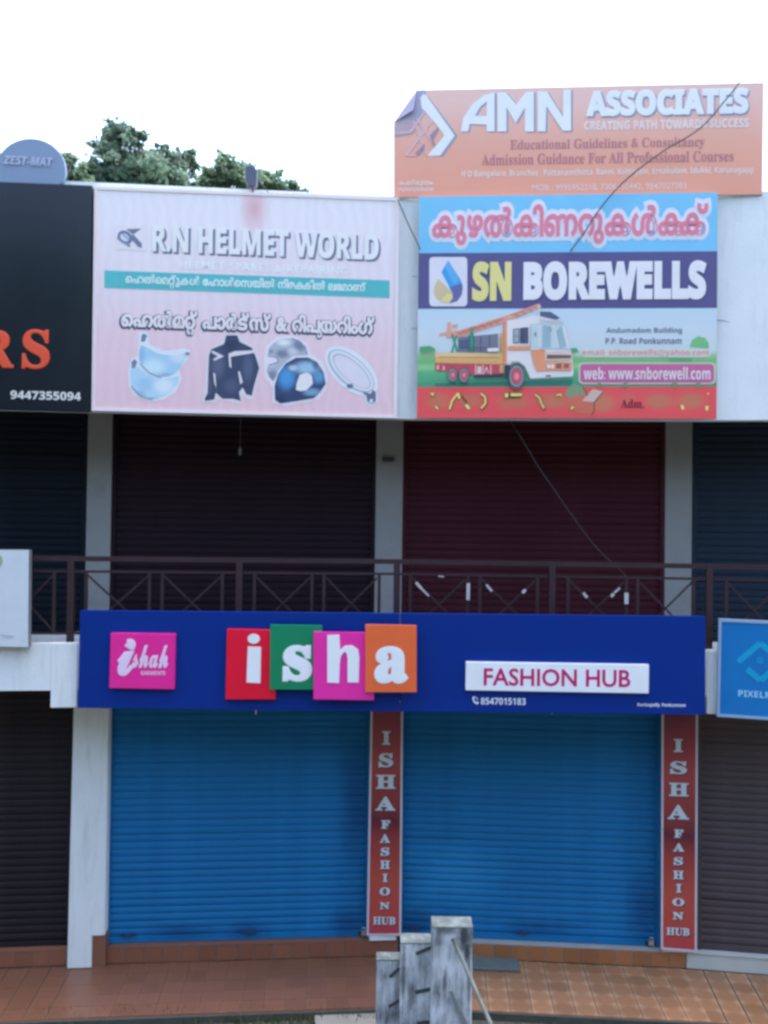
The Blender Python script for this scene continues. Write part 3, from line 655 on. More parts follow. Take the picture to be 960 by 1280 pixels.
pc.c(wh).poly((288, 195), (312, 160), (340, 170), (592, 530), (465, 706), (350, 712), (388, 660), (418, 630), (500, 530), (440, 440), (300, 285))
pc.c(W2).line([(230, 400), (350, 705)], 20).line([(262, 380), (420, 625)], 18).line([(395, 390), (160, 705)], 22).line([(160, 705), (250, 705), (300, 610)], 14).line([(330, 310), (200, 500), (60, 510)], 18)
pc.c(P((142, 134, 168))).poly((370, 530), (440, 455), (452, 475), (400, 560), (420, 615), (405, 620)).poly((240, 690), (320, 600), (330, 625), (275, 700))
pc.build('diamond_logo', am)
flap = MB(); fp = [AF.px(521, 112.5, 0), AF.px(492, 153, 0), AF.px(517, 140, 0)]
flap.v = [(fp[0][0], -.004, fp[0][1]), (fp[1][0], -.004, fp[1][1]), (fp[2][0], -.05, fp[2][1])]; flap.f = [(0, 1, 2)]; flap.mi = [0]
o = flap.build('folded_corner', P((148, 156, 194)), am, AF); m = o.modifiers.new('solid', 'SOLIDIFY'); m.thickness = .003
def amn(dx, dy, y, m):
    pc = Pic(AF, 560 + dx, 110 + dy, 5.333, y); pc.c(m)
    pc.poly((85, 290), (100, 200), (160, 110), (240, 45), (310, 30), (310, 290), (258, 290), (258, 245), (240, 245), (240, 185), (258, 185), (258, 90), (215, 125), (180, 185), (240, 187), (240, 244), (145, 240), (135, 290))
    pc.poly((330, 30), (385, 30), (455, 110), (520, 25), (572, 25), (572, 290), (512, 290), (512, 130), (452, 235), (390, 130), (390, 290), (330, 290))
    pc.poly((597, 20), (660, 25), (765, 190), (768, 10), (820, 10), (820, 285), (765, 285), (655, 120), (650, 290), (597, 290))
    return pc.build('lettering', am)
amn(2.2, 1, -.0015, sh_); amn(0, 0, -.004, wh)
word(AF, am, 'ASSOCIATES', 734, 938, 115, 148, sh_, -.0015, 'sb', bev=.06)
word(AF, am, 'ASSOCIATES', 732, 936, 113.5, 146, wh, -.005, 'sb', bev=.05)
word(AF, am, 'CREATING PATH TOWARDS SUCCESS', 730, 936, 151.5, 163, P((216, 208, 226)), -.002, 'sb', bev=.02)
word(AF, am, 'Educational Guidelines & Consultancy', 637.5, 881, 175, 190, P((168, 120, 140)), -.002, 'b', bev=.005)
word(AF, am, 'Admission Guidance For All Professional Courses', 602, 917, 193, 206.5, P((168, 118, 138)), -.002, 'b', bev=.005)
word(AF, am, 'H.O Bangalore, Branches : Pattanamthitta, Ranni, Kottayam, Ernakulam, Idukki, Karunagapp', 577, 942, 213, 223.5, P((228, 208, 220)), -.002, 'sb')
word(AF, am, 'MOB : 9995952210, 7306150442, 9847027383', 665, 858, 230.5, 239.5, P((224, 196, 208)), -.002, None, off=.012)
lettering(AF, am, mal(['െ', 'പ', 'ാ', 'ൻ', 'കു', 'ന', ('ന', -.15, 0, 1), 'ം'], .04), 499, 541, 225.5, 233, P((224, 206, 220)), -.002)
word(AF, am, 'PONKUNNAM', 498, 541, 234.5, 239.5, P((224, 206, 220)), -.002, 'sb')

# --- lorry board of the borewell company
def sky_print():
    k = NT('field_and_sky_print'); co = k.coord(); sp = k.n('ShaderNodeSeparateXYZ'); k.l(co, sp.inputs[0])
    nz = k.n('ShaderNodeTexNoise', Scale=4.0, Detail=5.0); mp = k.t.nodes.new('ShaderNodeMapping'); mp.inputs['Scale'].default_value = (1, 1, 3.2)
    k.l(co, mp.inputs[0]); k.l(mp.outputs[0], nz.inputs['Vector'])
    ad = k.n('ShaderNodeMath', operation='MULTIPLY_ADD'); k.l(nz.outputs['Fac'], ad.inputs[0]); ad.inputs[1].default_value = .10; k.l(sp.outputs['Z'], ad.inputs[2])
    mr = k.n('ShaderNodeMapRange'); mr.inputs[1].default_value = .33; mr.inputs[2].default_value = 1.22; k.l(ad.outputs[0], mr.inputs[0])
    cr = k.t.nodes.new('ShaderNodeValToRGB'); k.l(mr.outputs[0], cr.inputs[0]); e = cr.color_ramp.elements
    def A(rgb): return (*[min(.84, v / kk) for v, kk in zip(lin(rgb), KU)], 1)
    e[0].position = .08; e[0].color = A((66, 146, 122)); e[1].position = 1; e[1].color = A((172, 208, 240))
    for p, c in ((.22, (84, 168, 132)), (.30, (128, 198, 150)), (.38, (104, 178, 128)), (.45, (130, 192, 146)), (.50, (178, 206, 228)), (.72, (184, 208, 236))):
        x = e.new(p); x.color = A(c)
    k.l(cr.outputs[0], k.b.inputs['Base Color']); k.b.inputs['Roughness'].default_value = .5; k.b.inputs['Specular IOR Level'].default_value = .35
    return k.m
pts = [(524, 246), (897, 240.5), (895.5, 523.5), (521, 522.5)]
sn, SF = board('shop_sign', 'bright borewell company board with a drilling lorry picture, right of the pink helmet board', 'sign board', B2, pts, -.12, .05, sky_print())
pc = Pic(SF, 0, 0, 1, -.0005)
pc.c(P((112, 190, 245))).poly((524, 246), (897, 240.5), (896.7, 314), (523.3, 316.5)).build('header_band', sn)
pc = Pic(SF, 0, 0, 1, -.0006)
pc.c(P((84, 86, 144))).poly((523.3, 316.5), (896.7, 314), (896.3, 385), (522.6, 386)).build('purple_band', sn)
pc = Pic(SF, 0, 0, 1, -.0007)
pc.c(soft('painted_over_red_print', SF, (208, 88, 98), [(130 + 0, 602, 90, 60, (182, 118, 98), .9), (310, 600, 100, 50, (178, 116, 98), .85), (560, 605, 130, 56, (180, 116, 100), .9), (790, 600, 130, 54, (176, 122, 100), .85), (1060, 610, 110, 70, (176, 128, 106), .8), (1390, 600, 110, 60, (178, 122, 104), .85), (1570, 600, 110, 60, (176, 124, 102), .85), (1210, 590, 60, 50, (188, 112, 108), .6)], 520, 370, 4.571, noise_amt=.5)).poly((521.5, 484), (895.8, 483), (895.5, 523.5), (521, 522.5)).build('red_band', sn)
T3 = ['കു', 'ഴ', 'ൽ', 'കി', 'ണ', 'റു', 'ക', 'ൾ', 'ക', ('ക്', -.22, 0, 1)]
lettering(SF, sn, mal(T3, .17, .09), 541, 884, 258.5, 305, P((196, 214, 246)), -.0025, name='lettering_halo')
for k_, bv_ in enumerate((.10, .06)): lettering(SF, sn, mal(T3, bv_, .09), 541, 884, 258.5, 305, P((196, 214, 246)), -.0035 - .001 * k_, name='lettering_halo')
lettering(SF, sn, mal(T3, .040, .09), 541, 884, 258.5, 305, P((205, 128, 160)), -.006)
pc = Pic(SF, 520, 310, 9.6, -.002)
pc.c(P((200, 212, 240))).poly(*rrect(160, 108, 615, 700, 45))
pc.c(P((60, 156, 236))).poly((385, 145), (305, 290), (400, 470), (555, 430), (530, 370))
pc.c(P((92, 170, 240))).poly((385, 150), (345, 225), (450, 440), (520, 400), (500, 330))
pc.c(P((96, 106, 172))).poly((400, 470), (555, 425), (562, 490), (545, 570), (490, 640), (395, 665), (440, 600), (438, 545))
pc.c(P((190, 186, 160))).poly((265, 370), (220, 470), (218, 545), (250, 610), (320, 652), (385, 662), (435, 615), (440, 560), (400, 500), (330, 430))
pc.c(P((204, 208, 150))).poly((290, 640), (385, 660), (435, 615), (438, 560), (380, 540), (340, 590))
pc.build('drop_logo', sn)
word(SF, sn, 'SN', 592, 640.5, 329, 378.5, P((74, 82, 130)), -.002, 'sb', bev=.06)
word(SF, sn, 'SN', 590, 639, 327, 377, P((206, 212, 150)), -.006, 'sb', bev=.045)
word(SF, sn, 'BOREWELLS', 656, 885, 328.5, 377, P((74, 80, 130)), -.002, 'sb', bev=.07)
word(SF, sn, 'BOREWELLS', 654, 883, 327, 375.5, P((212, 222, 246)), -.006, 'sb', bev=.05)
# lorry picture
pc = Pic(SF, 520, 370, 4.571, -.0015)
w1 = P((206, 216, 236)); orr = P((212, 150, 122)); ora = P((226, 176, 124)); rd = P((190, 84, 108)); dk = P((82, 88, 122)); gl = P((140, 178, 202)); gl2 = P((176, 206, 228)); gr2 = P((60, 150, 128)); bm = P((206, 156, 148)); gy2 = P((112, 124, 152)); bk = P((104, 96, 104))
pc.c(P((58, 120, 118))).poly((110, 500), (900, 480), (880, 512), (110, 515))
pc.c(gy2).poly((240, 235), (470, 215), (470, 325), (240, 320))
pc.c(P((84, 96, 130))).poly((300, 225), (330, 222), (330, 320), (300, 320)).poly((245, 250), (300, 246), (300, 300), (245, 300))
pc.c(bm).poly((185, 215), (520, 110), (705, 42), (718, 62), (530, 145), (240, 238)).poly((130, 215), (230, 195), (232, 212), (135, 228)).poly((180, 150), (198, 150), (205, 235), (172, 240)).poly((205, 165), (240, 160), (238, 175), (210, 182))
pc.c(P((216, 180, 168))).poly((520, 118), (700, 50), (706, 58), (530, 128))
pc.c(P((176, 126, 128))).line([(240, 215), (500, 130)], 8).line([(540, 112), (690, 58)], 6)
pc.c(gr2).poly((310, 180), (328, 178), (330, 320), (308, 320)).line([(205, 215), (238, 320)], 12).line([(232, 225), (205, 322)], 10)
pc.c(ora).poly((108, 325), (480, 325), (480, 210), (498, 210), (498, 330), (515, 330), (515, 390), (110, 382))
pc.c(P((216, 190, 160))).poly((108, 325), (478, 325), (478, 345), (108, 345))
pc.c(rd).poly((110, 388), (500, 390), (500, 445), (330, 450), (180, 430), (112, 425))
pc.c(P((214, 200, 212))).poly((120, 395), (130, 395), (130, 420), (120, 420)).poly((155, 398), (163, 398), (163, 425), (155, 425)).poly((338, 392), (344, 392), (344, 460), (338, 460)).poly((380, 392), (386, 392), (386, 460), (380, 460)).poly((424, 392), (430, 392), (430, 462), (424, 462)).poly((350, 402), (374, 402), (374, 445), (350, 445)).line([(392, 440), (402, 405), (414, 440)], 5)
pc.c(orr).poly((500, 150), (525, 145), (525, 430), (500, 430))
pc.c(ora).poly((478, 380), (540, 380), (525, 440), (478, 440))
pc.c(w1).poly((520, 140), (700, 110), (845, 150), (878, 300), (890, 310), (900, 440), (895, 460), (650, 470), (620, 400), (590, 375), (550, 375), (535, 400), (520, 385))
pc.c(P((84, 96, 134))).poly((700, 88), (770, 90), (822, 125), (800, 135), (705, 122))
pc.c(P((188, 202, 226))).poly((700, 112), (845, 150), (850, 165), (700, 140))
pc.c(gl2).poly((660, 162), (700, 155), (700, 300), (655, 300)).poly((712, 148), (835, 160), (868, 300), (712, 300))
pc.c(gl).poly((725, 165), (770, 175), (770, 295), (720, 295)).poly((800, 200), (830, 170), (860, 290), (820, 298))
pc.c(w1).line([(785, 160), (815, 300)], 7).line([(704, 60), (704, 300)], 7)
pc.c(P((112, 140, 166))).line([(765, 175), (772, 195), (768, 205)], 6).ell(682, 218, 6, 14)
pc.c(dk).poly((555, 188), (590, 184), (590, 268), (555, 270)).poly((594, 182), (642, 178), (642, 270), (594, 270))
pc.c(P((150, 172, 196))).poly((560, 192), (586, 190), (586, 262), (560, 264))
pc.c(orr).poly((525, 285), (650, 285), (655, 308), (525, 308)).poly((655, 308), (735, 305), (740, 390), (745, 425), (690, 430), (668, 370))
pc.c(P((206, 190, 190))).poly((735, 320), (885, 325), (890, 365), (740, 370))
pc.c(bk).poly((748, 335), (886, 338), (886, 356), (748, 360))
pc.c(orr).poly((745, 375), (892, 378), (888, 425), (745, 425))
pc.c(P((132, 96, 104))).poly((800, 385), (832, 385), (832, 415), (800, 415)).poly((845, 385), (875, 387), (872, 412), (845, 412)).poly((742, 452), (770, 452), (770, 460), (742, 460))
pc.c(w1).ell(758, 402, 9, 13).ell(780, 402, 9, 13)
for cx, cy, rr in ((210, 450, 34), (275, 452, 36), (575, 458, 58)):
    k_ = 1 if rr < 50 else 1
    pc.c(P((84, 98, 118))).ell(cx, cy, rr * .82, rr * 1.28)
    pc.c(P((150, 160, 176))).ell(cx - 1, cy, rr * .68, rr * 1.02)
    pc.c(P((100, 112, 132))).ell(cx, cy, rr * .58, rr * .9)
    pc.c(rd).ell(cx, cy, rr * .48, rr * .74); pc.c(P((206, 140, 160))).ell(cx, cy, rr * .25, rr * .36)
pc.c(P((84, 160, 120))).poly((20, 290), (80, 285), (110, 300), (108, 318), (20, 320)).poly((880, 300), (920, 295), (918, 315), (885, 315))
pc.c(P((170, 118, 112))).line([(232, 205), (262, 222)], 5).line([(262, 196), (292, 214)], 5).line([(296, 186), (326, 203)], 5).line([(330, 176), (362, 192)], 5).line([(368, 164), (400, 180)], 5).line([(405, 152), (438, 168)], 5).line([(442, 141), (474, 157)], 5).line([(560, 100), (590, 116)], 5).line([(600, 88), (630, 104)], 5).line([(640, 74), (668, 92)], 5)
pc.c(P((150, 110, 96))).line([(108, 383), (515, 391)], 4).line([(500, 150), (500, 430)], 3).line([(484, 230), (484, 320)], 6).line([(130, 350), (478, 352)], 3)
pc.c(P((64, 72, 104))).line([(330, 318), (330, 232)], 4).line([(370, 320), (370, 230)], 4).line([(420, 320), (420, 226)], 4).line([(245, 300), (470, 296)], 4)
pc.c(P((216, 222, 236))).poly((408, 298), (470, 296), (470, 316), (408, 318))
pc.c(P((150, 164, 196))).line([(520, 384), (590, 378), (622, 402), (652, 468)], 4).line([(706, 140), (845, 152)], 5).line([(655, 162), (652, 300)], 5).line([(705, 302), (880, 305)], 5).line([(652, 472), (895, 460)], 5)
pc.c(P((60, 66, 96))).line([(610, 186), (610, 268)], 3).line([(556, 230), (590, 228)], 3).poly((505, 395), (540, 392), (530, 470), (505, 460)).poly((330, 452), (500, 446), (500, 466), (330, 470))
pc.build('lorry_picture', sn)
pc = Pic(SF, 700, 370, 4.571, -.0016)
pc.c(P((112, 184, 136))).poly((740, 290), (755, 250), (790, 228), (830, 240), (850, 270), (850, 300))
pc.c(P((90, 166, 122))).poly((620, 360), (650, 352), (750, 358), (760, 378), (630, 380)).poly((50, 300), (90, 298), (110, 318), (50, 322))
pc.c(P((190, 205, 210))).poly(*rrect(122, 302, 862, 350, 22))
pc.c(P((184, 196, 196))).poly(*rrect(106, 380, 890, 504, 26))
pc.c(P((176, 106, 160))).poly(*rrect(115, 388, 880, 496, 22))
pc.build('web_address_plate', sn)
word(SF, sn, 'Andumadom Building', 758, 852.5, 409.5, 418, P((92, 110, 150)), -.003, 'sb')
word(SF, sn, 'P.P. Road Ponkunnam', 757, 852, 422, 430, P((92, 110, 150)), -.003, 'sb')
word(SF, sn, 'email: snborewells@yahoo.com', 728, 886, 437, 446.5, P((190, 130, 158)), -.0035, 'sb')
word(SF, sn, 'web: www.snborewell.com', 729.5, 888, 459, 474.5, P((214, 206, 232)), -.0075, 'sb', bev=.012)
pc = Pic(SF, 520, 370, 4.571, -.0018)
ye = P((224, 222, 140)); yd = P((104, 90, 60)); br = P((188, 110, 100))
pc.c(yd).poly((75, 552), (108, 548), (106, 580), (96, 582)).line([(120, 628), (132, 645)], 14).line([(195, 655), (212, 600), (240, 562)], 14).line([(250, 560), (285, 600), (305, 645)], 12).line([(370, 552), (400, 575), (402, 620), (372, 648)], 13).poly((505, 552), (610, 552), (600, 582), (508, 585)).line([(680, 558), (708, 575), (720, 615), (738, 648)], 13).line([(800, 565), (832, 556)], 12).line([(890, 652), (905, 625)], 10)
pc.c(ye).poly((78, 555), (103, 552), (100, 575)).line([(112, 630), (128, 645)], 10).line([(192, 648), (206, 600), (232, 566)], 10).line([(234, 556), (246, 570), (246, 585)], 14).line([(285, 620), (305, 645)], 16).line([(370, 556), (395, 576), (397, 615), (372, 642)], 9).poly((508, 556), (528, 556), (524, 580), (510, 580)).poly((540, 556), (606, 556), (602, 572), (542, 572)).line([(680, 562), (704, 578), (716, 612), (732, 642)], 9).line([(802, 568), (828, 560)], 8).line([(888, 648), (902, 630)], 8)
pc.build('torn_yellow_lettering', sn)['kind'] = 'stuff'
pc = Pic(SF, 700, 370, 4.571, -.0018)
pc.c(P((120, 150, 128))).poly((30, 560), (50, 520), (85, 505), (120, 515), (150, 560), (110, 600), (60, 600))
pc.c(br).poly((30, 590), (120, 560), (200, 600), (195, 660), (180, 680), (60, 660))
pc.c(P((190, 176, 180))).poly((125, 600), (188, 532), (246, 545), (196, 606))
pc.c(P((92, 100, 84))).line([(130, 520), (160, 568)], 6).line([(246, 548), (196, 606), (196, 655), (180, 682)], 6)
pc.c(ye).poly((690, 622), (702, 622), (712, 645), (695, 650)).poly((830, 630), (850, 628), (845, 655), (832, 652)).poly((60, 640), (80, 625), (78, 645)).poly((838, 555), (852, 555), (850, 568)).poly((0, 555), (12, 565), (4, 580))
pc.c(P((96, 150, 118))).ell(375, 508, 16, 14).ell(655, 506, 16, 14).ell(790, 508, 16, 14).ell(225, 508, 12, 12)
pc.build('torn_picture_scraps', sn)['kind'] = 'stuff'
word(SF, sn, 'Adm,', 776, 805, 499, 511, P((120, 52, 68)), -.006, 'b', bev=.004)

# --- long blue board over the ground floor shops
zz = Frame((0, 8.62, 0), 0)
IF = zz.sub(490, 893, 0)
isg = thing('shop_sign', 'long royal blue fashion shop board hung in front of the balcony, with coloured letter tiles', 'sign board', IF)
M_IB = mat('royal_blue_panel', (.004, .030, .215), .4, .05, 2, spec=.12)
for q_ in ([(100, 763), (499.5, 766.8), (499.5, 889.6), (97, 885)], [(500.5, 766.8), (882, 770.5), (882, 893.5), (500.5, 889.6)]):
    q = MB(); q.prism(quad_of(IF, q_, 0), 0, .07); bevel(q.build('panel', M_IB, isg, IF), .004)
def tile(pts, m, nm, y0, th, m2=None):
    q = MB(); q.prism(quad_of(IF, pts, 0), y0 - th, y0); return bevel(q.build(nm, m, isg, IF), .004)
lg = tile([(140.5, 790.5), (220.5, 791.5), (219, 860.5), (138.5, 859)], PL((184, 46, 138)), 'logo_tile', -.0015, .05)
lw = PL((205, 176, 216))
k1 = -.0535
word(IF, lg, 'i', 146, 169, 800, 845, lw, k1, 's', bev=.02, thick=.002)
word(IF, lg, 'shah', 165, 210, 806, 835, lw, k1, 's', bev=.02, thick=.002)
pc = Pic(IF, 130, 780, 5.333, k1 + .001); pc.c(lw).ell(178, 118, 28, 20, 20).ell(180, 155, 26, 18, 30).ell(160, 142, 22, 14).build('dot_flourish', lg)
word(IF, lg, 'GARMENTS', 176, 206.5, 838.5, 843.5, lw, k1, 'sb')
tiles = [('red', [(285, 785.5), (339 + 6, 787), (345, 873), (283, 873)], (176, 30, 56), -.0015, .05),
         ('green', [(339, 779.5), (403.5, 780.5), (403.5, 860.5), (338.5, 860)], (10, 112, 86), -.0525, .03),
         ('pink', [(393, 788), (467.5, 789), (467.5, 872.5), (393, 871.5)], (214, 50, 150), -.0835, .03),
         ('orange', [(457, 778.5), (520, 779.5), (520, 862), (457, 862)], (206, 92, 62), -.1145, .03)]
wl = PL((206, 216, 232)); wb = mat('white_acrylic', tuple(min(.84, v / kk) for v, kk in zip(lin((206, 216, 232)), KL)), .4, .03)
TL = {}
for nm, pts, c, y0, th in tiles:
    o = tile(pts, PL(c), 'letter_tile', y0, th); o['label'] = nm + ' letter tile'; TL[nm] = (o, y0 - th)
def solid(pts_list, parent, y, nm='letter', ox=270, oy=770, sc=3.556):
    q = MB()
    for pts in pts_list: q.prism([IF.px(ox + p[0] / sc, oy + p[1] / sc, y) for p in pts], y - .006, y + .001)
    return q.build(nm, wb, parent, IF)
circ = lambda cx, cy, rx, ry: [(cx + rx * math.cos(R(t)), cy + ry * math.sin(R(t))) for t in range(0, 360, 15)]
solid([[(142, 135), (200, 138), (197, 298), (136, 295)], circ(168, 101, 27, 22)], TL['red'][0], TL['red'][1])
word(IF, TL['green'][0], 's', 353, 390, 806, 852, wb, TL['green'][1] - .002, 'b', bev=.03, name='letter', thick=.0015)
solid([[(495, 85), (548, 82), (552, 150), (572, 132), (605, 130), (632, 148), (637, 185), (634, 295), (585, 295), (585, 185), (580, 162), (568, 160), (555, 178), (550, 210), (547, 298), (495, 295)]], TL['pink'][0], TL['pink'][1])
word(IF, TL['orange'][0], 'a', 467.5, 510.5, 807.5, 854.5, wb, TL['orange'][1] - .002, 'b', bev=.035, name='letter', thick=.0015)
npl = tile([(582, 826.5), (810, 830), (809.5, 866), (581.5, 862)], PL((196, 212, 230)), 'name_plate', -.0015, .035)
word(IF, npl, 'FASHION HUB', 604.5, 788, 835, 857, PL((150, 30, 104)), -.0385, None, off=.018, thick=.002)
word(IF, isg, '8547015183', 601, 657, 872, 880.5, PL((210, 216, 235)), -.002, 'sb')
pc = Pic(IF, 570, 810, 3, -.002); pc.c(PL((205, 212, 232))).line([(64, 185), (66, 196), (72, 205), (82, 209)], 6).line([(64, 183), (70, 188)], 7).line([(78, 202), (84, 207)], 7).line([(74, 184), (80, 190), (80, 195)], 3).build('phone_symbol', isg)
word(IF, isg, 'Kurisupally, Ponkunnam', 797, 857, 878.5, 884, PL((190, 204, 226)), -.002, 'sb')
for p in (320, 690):                           # small hanging hooks below
    x, z = IF.px(p, 889, .03); q = MB(); q.tube([(x, .03, z + .02), (x, .03, z - .03)], .006); q.build('fixing_bolt', M_STEEL, isg, IF)
for p in (130, 300, 690, 850):                 # brackets back to the balcony edge
    x, z = IF.px(p, 830, .07); q = MB(); q.box(x - .02, x + .02, .071, .36 - (.25 if p in (130, 850) else 0), z - .02, z + .02); q.build('bracket', M_BLACKP, isg, IF)

# --- light blue board, right edge
PF0 = Frame(B3.w(0.2, -.1), R(-16))
pts = [(898.5, 773.5), (1010, 778.5), (1010, 903), (896, 895.5)]
px_, PF = board('shop_sign', 'light blue board with a cyan angular logo, cut off by the right edge', 'sign board', PF0, pts, 0, .06, PL((16, 100, 172)), PL((110, 140, 178)))
trim(PF, px_, pts, .028, PL((112, 146, 186)), -.01, .004)
pc = Pic(PF, 860, 760, 8.53, -.002); cy_ = PL((14, 134, 188))
pc.c(cy_).line([(535, 575), (770, 375), (900, 480)], 62).line([(630, 650), (775, 775), (930, 640)], 66).c(PL((20, 118, 180))).ell(768, 560, 42, 38).build('angular_logo', px_)
word(PF, px_, 'PIXELM', 923, 966, 862.5, 870.5, PL((120, 180, 226)), -.002, 'sb')

# --- small white board, left edge
WF0 = B0
pts = [(-60, 687), (36, 687.5), (35, 809), (-60, 806)]
wsn, WF = board('shop_sign', 'plain white box board fixed to the balcony railing at the left edge', 'sign board', B0, pts, -.12, .1, mat('white_box_board', (.60, .64, .66), .5, .05, 2, dirt=(.42, .46, .46), dirt_amt=.4), mat('box_board_side', (.2, .21, .22), .6))
pc = Pic(WF, 0, 670, 8, -.002); pc.c(PL((120, 145, 130))).ell(-14, 250, 40, 60).c(PL((112, 138, 160))).line([(0, 990), (60, 1000), (140, 1005)], 8).line([(20, 1018), (120, 1024)], 5).build('faded_print', wsn)

# ------------------------------------------------------------------ vertical banners
def ban_mat():
    k = NT('red_banner_print_and_shade'); co = k.coord(); sp = k.n('ShaderNodeSeparateXYZ'); k.l(co, sp.inputs[0])
    nz = k.n('ShaderNodeTexNoise', Scale=2.5, Detail=4.0); k.l(co, nz.inputs['Vector'])
    ad = k.n('ShaderNodeMath', operation='MULTIPLY_ADD'); k.l(nz.outputs['Fac'], ad.inputs[0]); ad.inputs[1].default_value = .25; k.l(sp.outputs['Z'], ad.inputs[2])
    mr = k.n('ShaderNodeMapRange'); mr.inputs[1].default_value = .1; mr.inputs[2].default_value = 2.85; k.l(ad.outputs[0], mr.inputs[0])
    cr = k.t.nodes.new('ShaderNodeValToRGB'); k.l(mr.outputs[0], cr.inputs[0]); e = cr.color_ramp.elements
    e[0].position = 0; e[0].color = (.46, .05, .075, 1); e[1].position = 1; e[1].color = (.13, .015, .04, 1)  # dark top end: shade under the blue board put into the print colour
    for p, c in ((.07, (.50, .06, .05)), (.25, (.50, .075, .045)), (.42, (.34, .04, .038)), (.5, (.13, .015, .026)), (.56, (.27, .037, .034)), (.75, (.44, .055, .05)), (.9, (.3, .03, .045))):
        x = e.new(p); x.color = (*c, 1)
    k.l(cr.outputs[0], k.b.inputs['Base Color']); k.b.inputs['Roughness'].default_value = .45
    return k.m
M_BAN = ban_mat(); M_BW = mat('banner_white_edge', (.62, .55, .58), .5); M_BL = mat('banner_letter_grey', (.62, .66, .68), .5, .04); M_BS = mat('banner_letter_shadow', (.06, .02, .06), .6)
def banner(B, quad, ox, oy, sc, rows, label):
    F = B.sub((quad[2][0] + quad[3][0]) / 2, quad[2][1], D - .14)
    t = thing('vertical_banner', label, 'banner', F, 'red vertical banners on the pillars')
    q = MB(); q.prism(quad_of(F, quad, 0), 0, .018); q.build('panel', M_BAN, t, F)
    trim(F, t, quad, .024, M_BW, -.004, .003, 'border')
    for tx, xa, xb, ya, yb in rows:
        bev = .03 if len(tx) == 1 else .02
        word(F, t, tx, ox + (xa + 5) / sc, ox + (xb + 5) / sc, oy + (ya + 6) / sc, oy + (yb + 6) / sc, M_BS, -.0015, 'b', bev=bev, name='letter_shadow' if len(tx) == 1 else 'word_shadow')
        word(F, t, tx, ox + xa / sc, ox + xb / sc, oy + ya / sc, oy + yb / sc, M_BL, -.0045, 'b', bev=bev, name='letter' if len(tx) == 1 else 'word')
    return t
banner(B2.at(-.0, 0, 0) if False else Frame(B2.w(0, 0), R(.5)), [(463.5, 876), (504, 876), (501.5, 1169.5), (458.3, 1169.5)], 440, 880, 4.267,
       [('I', 160, 205, 145, 218), ('S', 142, 220, 262, 338), ('H', 128, 232, 378, 452), ('A', 125, 232, 493, 568), ('F', 155, 203, 620, 665), ('A', 148, 203, 693, 740), ('S', 153, 200, 765, 810), ('H', 150, 202, 835, 880), ('I', 163, 190, 905, 950), ('O', 147, 203, 978, 1022), ('N', 148, 200, 1058, 1095), ('HUB', 112, 232, 1135, 1177)],
       'red vertical banner on the pillar between the two blue shutters')
banner(B2, [(827, 876), (872.5, 877), (871, 1190.5), (826, 1186.5)], 800, 880, 4.0,
       [('I', 168, 215, 175, 240), ('S', 150, 235, 285, 350), ('H', 145, 243, 393, 460), ('A', 138, 245, 503, 575), ('F', 170, 217, 627, 668), ('A', 165, 222, 695, 737), ('S', 168, 215, 765, 805), ('H', 166, 218, 833, 875), ('I', 180, 208, 900, 943), ('O', 162, 222, 970, 1010), ('N', 163, 218, 1040, 1078), ('HUB', 132, 248, 1117, 1155)],
       'red vertical banner between a blue shutter and the faded brown shutter')

# ------------------------------------------------------------------ loose cables
def cable(label, pts, r, yl, B=B2, m=M_CABLE):
    P3 = []
    for i, (x, y, *d) in enumerate(pts):
        yy = d[0] if d else yl; lx, lz = B.px(x, y, yy); P3.append(B.w(lx, yy, lz))
    # smooth
    def cr(p0, p1, p2, p3, t): return .5 * ((2 * p1) + (-p0 + p2) * t + (2 * p0 - 5 * p1 + 4 * p2 - p3) * t * t + (-p0 + 3 * p1 - 3 * p2 + p3) * t ** 3)
    out = []
    for i in range(len(P3) - 1):
        a = P3[max(i - 1, 0)]; b_ = P3[i]; c_ = P3[i + 1]; d_ = P3[min(i + 2, len(P3) - 1)]
        for j in range(6): out.append(cr(a, b_, c_, d_, j / 6))
    out.append(P3[-1])
    q = MB(); q.tube(out, r, 5); return tag(q.build('cable', m, None, Frame((0, 0, 0), 0), True), label, 'cable')
cable('thin black cable curving across the salmon board down to the lorry board', [(925, 101), (917, 113), (905, 127), (893, 142), (878, 158), (858, 172), (835, 185), (815, 199), (795, 214), (778, 229), (762, 246), (745, 268), (731, 290), (713, 314)], .0075, -.2)
cable('short dark cable running down the white strip beside the lorry board', [(497, 249), (505, 268), (514, 288), (521, 302), (525, 312)], .0065, -.16)
cable('thin pale wire slanting down in front of the right upper shutter', [(634, 522), (650, 545), (672, 582), (690, 608), (712, 640), (745, 684), (775, 712), (784, 722)], .004, .05, m=mat('pale_wire', (.06, .05, .055), .35))
cable('thin dark wire sagging across the bare white parapet at the right edge', [(893, 399), (910, 402), (930, 407), (950, 409), (985, 404)], .005, -.01, m=mat('grey_wire', (.3, .32, .34), .6))
# hairline joints in the plaster strip between the boards
for (xa, ya, xb, yb) in ((498, 344, 521, 346), (498, 410, 521, 411)):
    q = MB(); a = B2.px(xa, ya, -.002); c = B2.px(xb, yb, -.002); q.prism([(a[0], a[1] - .006), (c[0], c[1] - .006), (c[0], c[1] + .006), (a[0], a[1] + .006)], -.004, .002)
    q.build('plaster_joint', mat('joint_grey', (.42, .45, .47), .9), bld, B2)

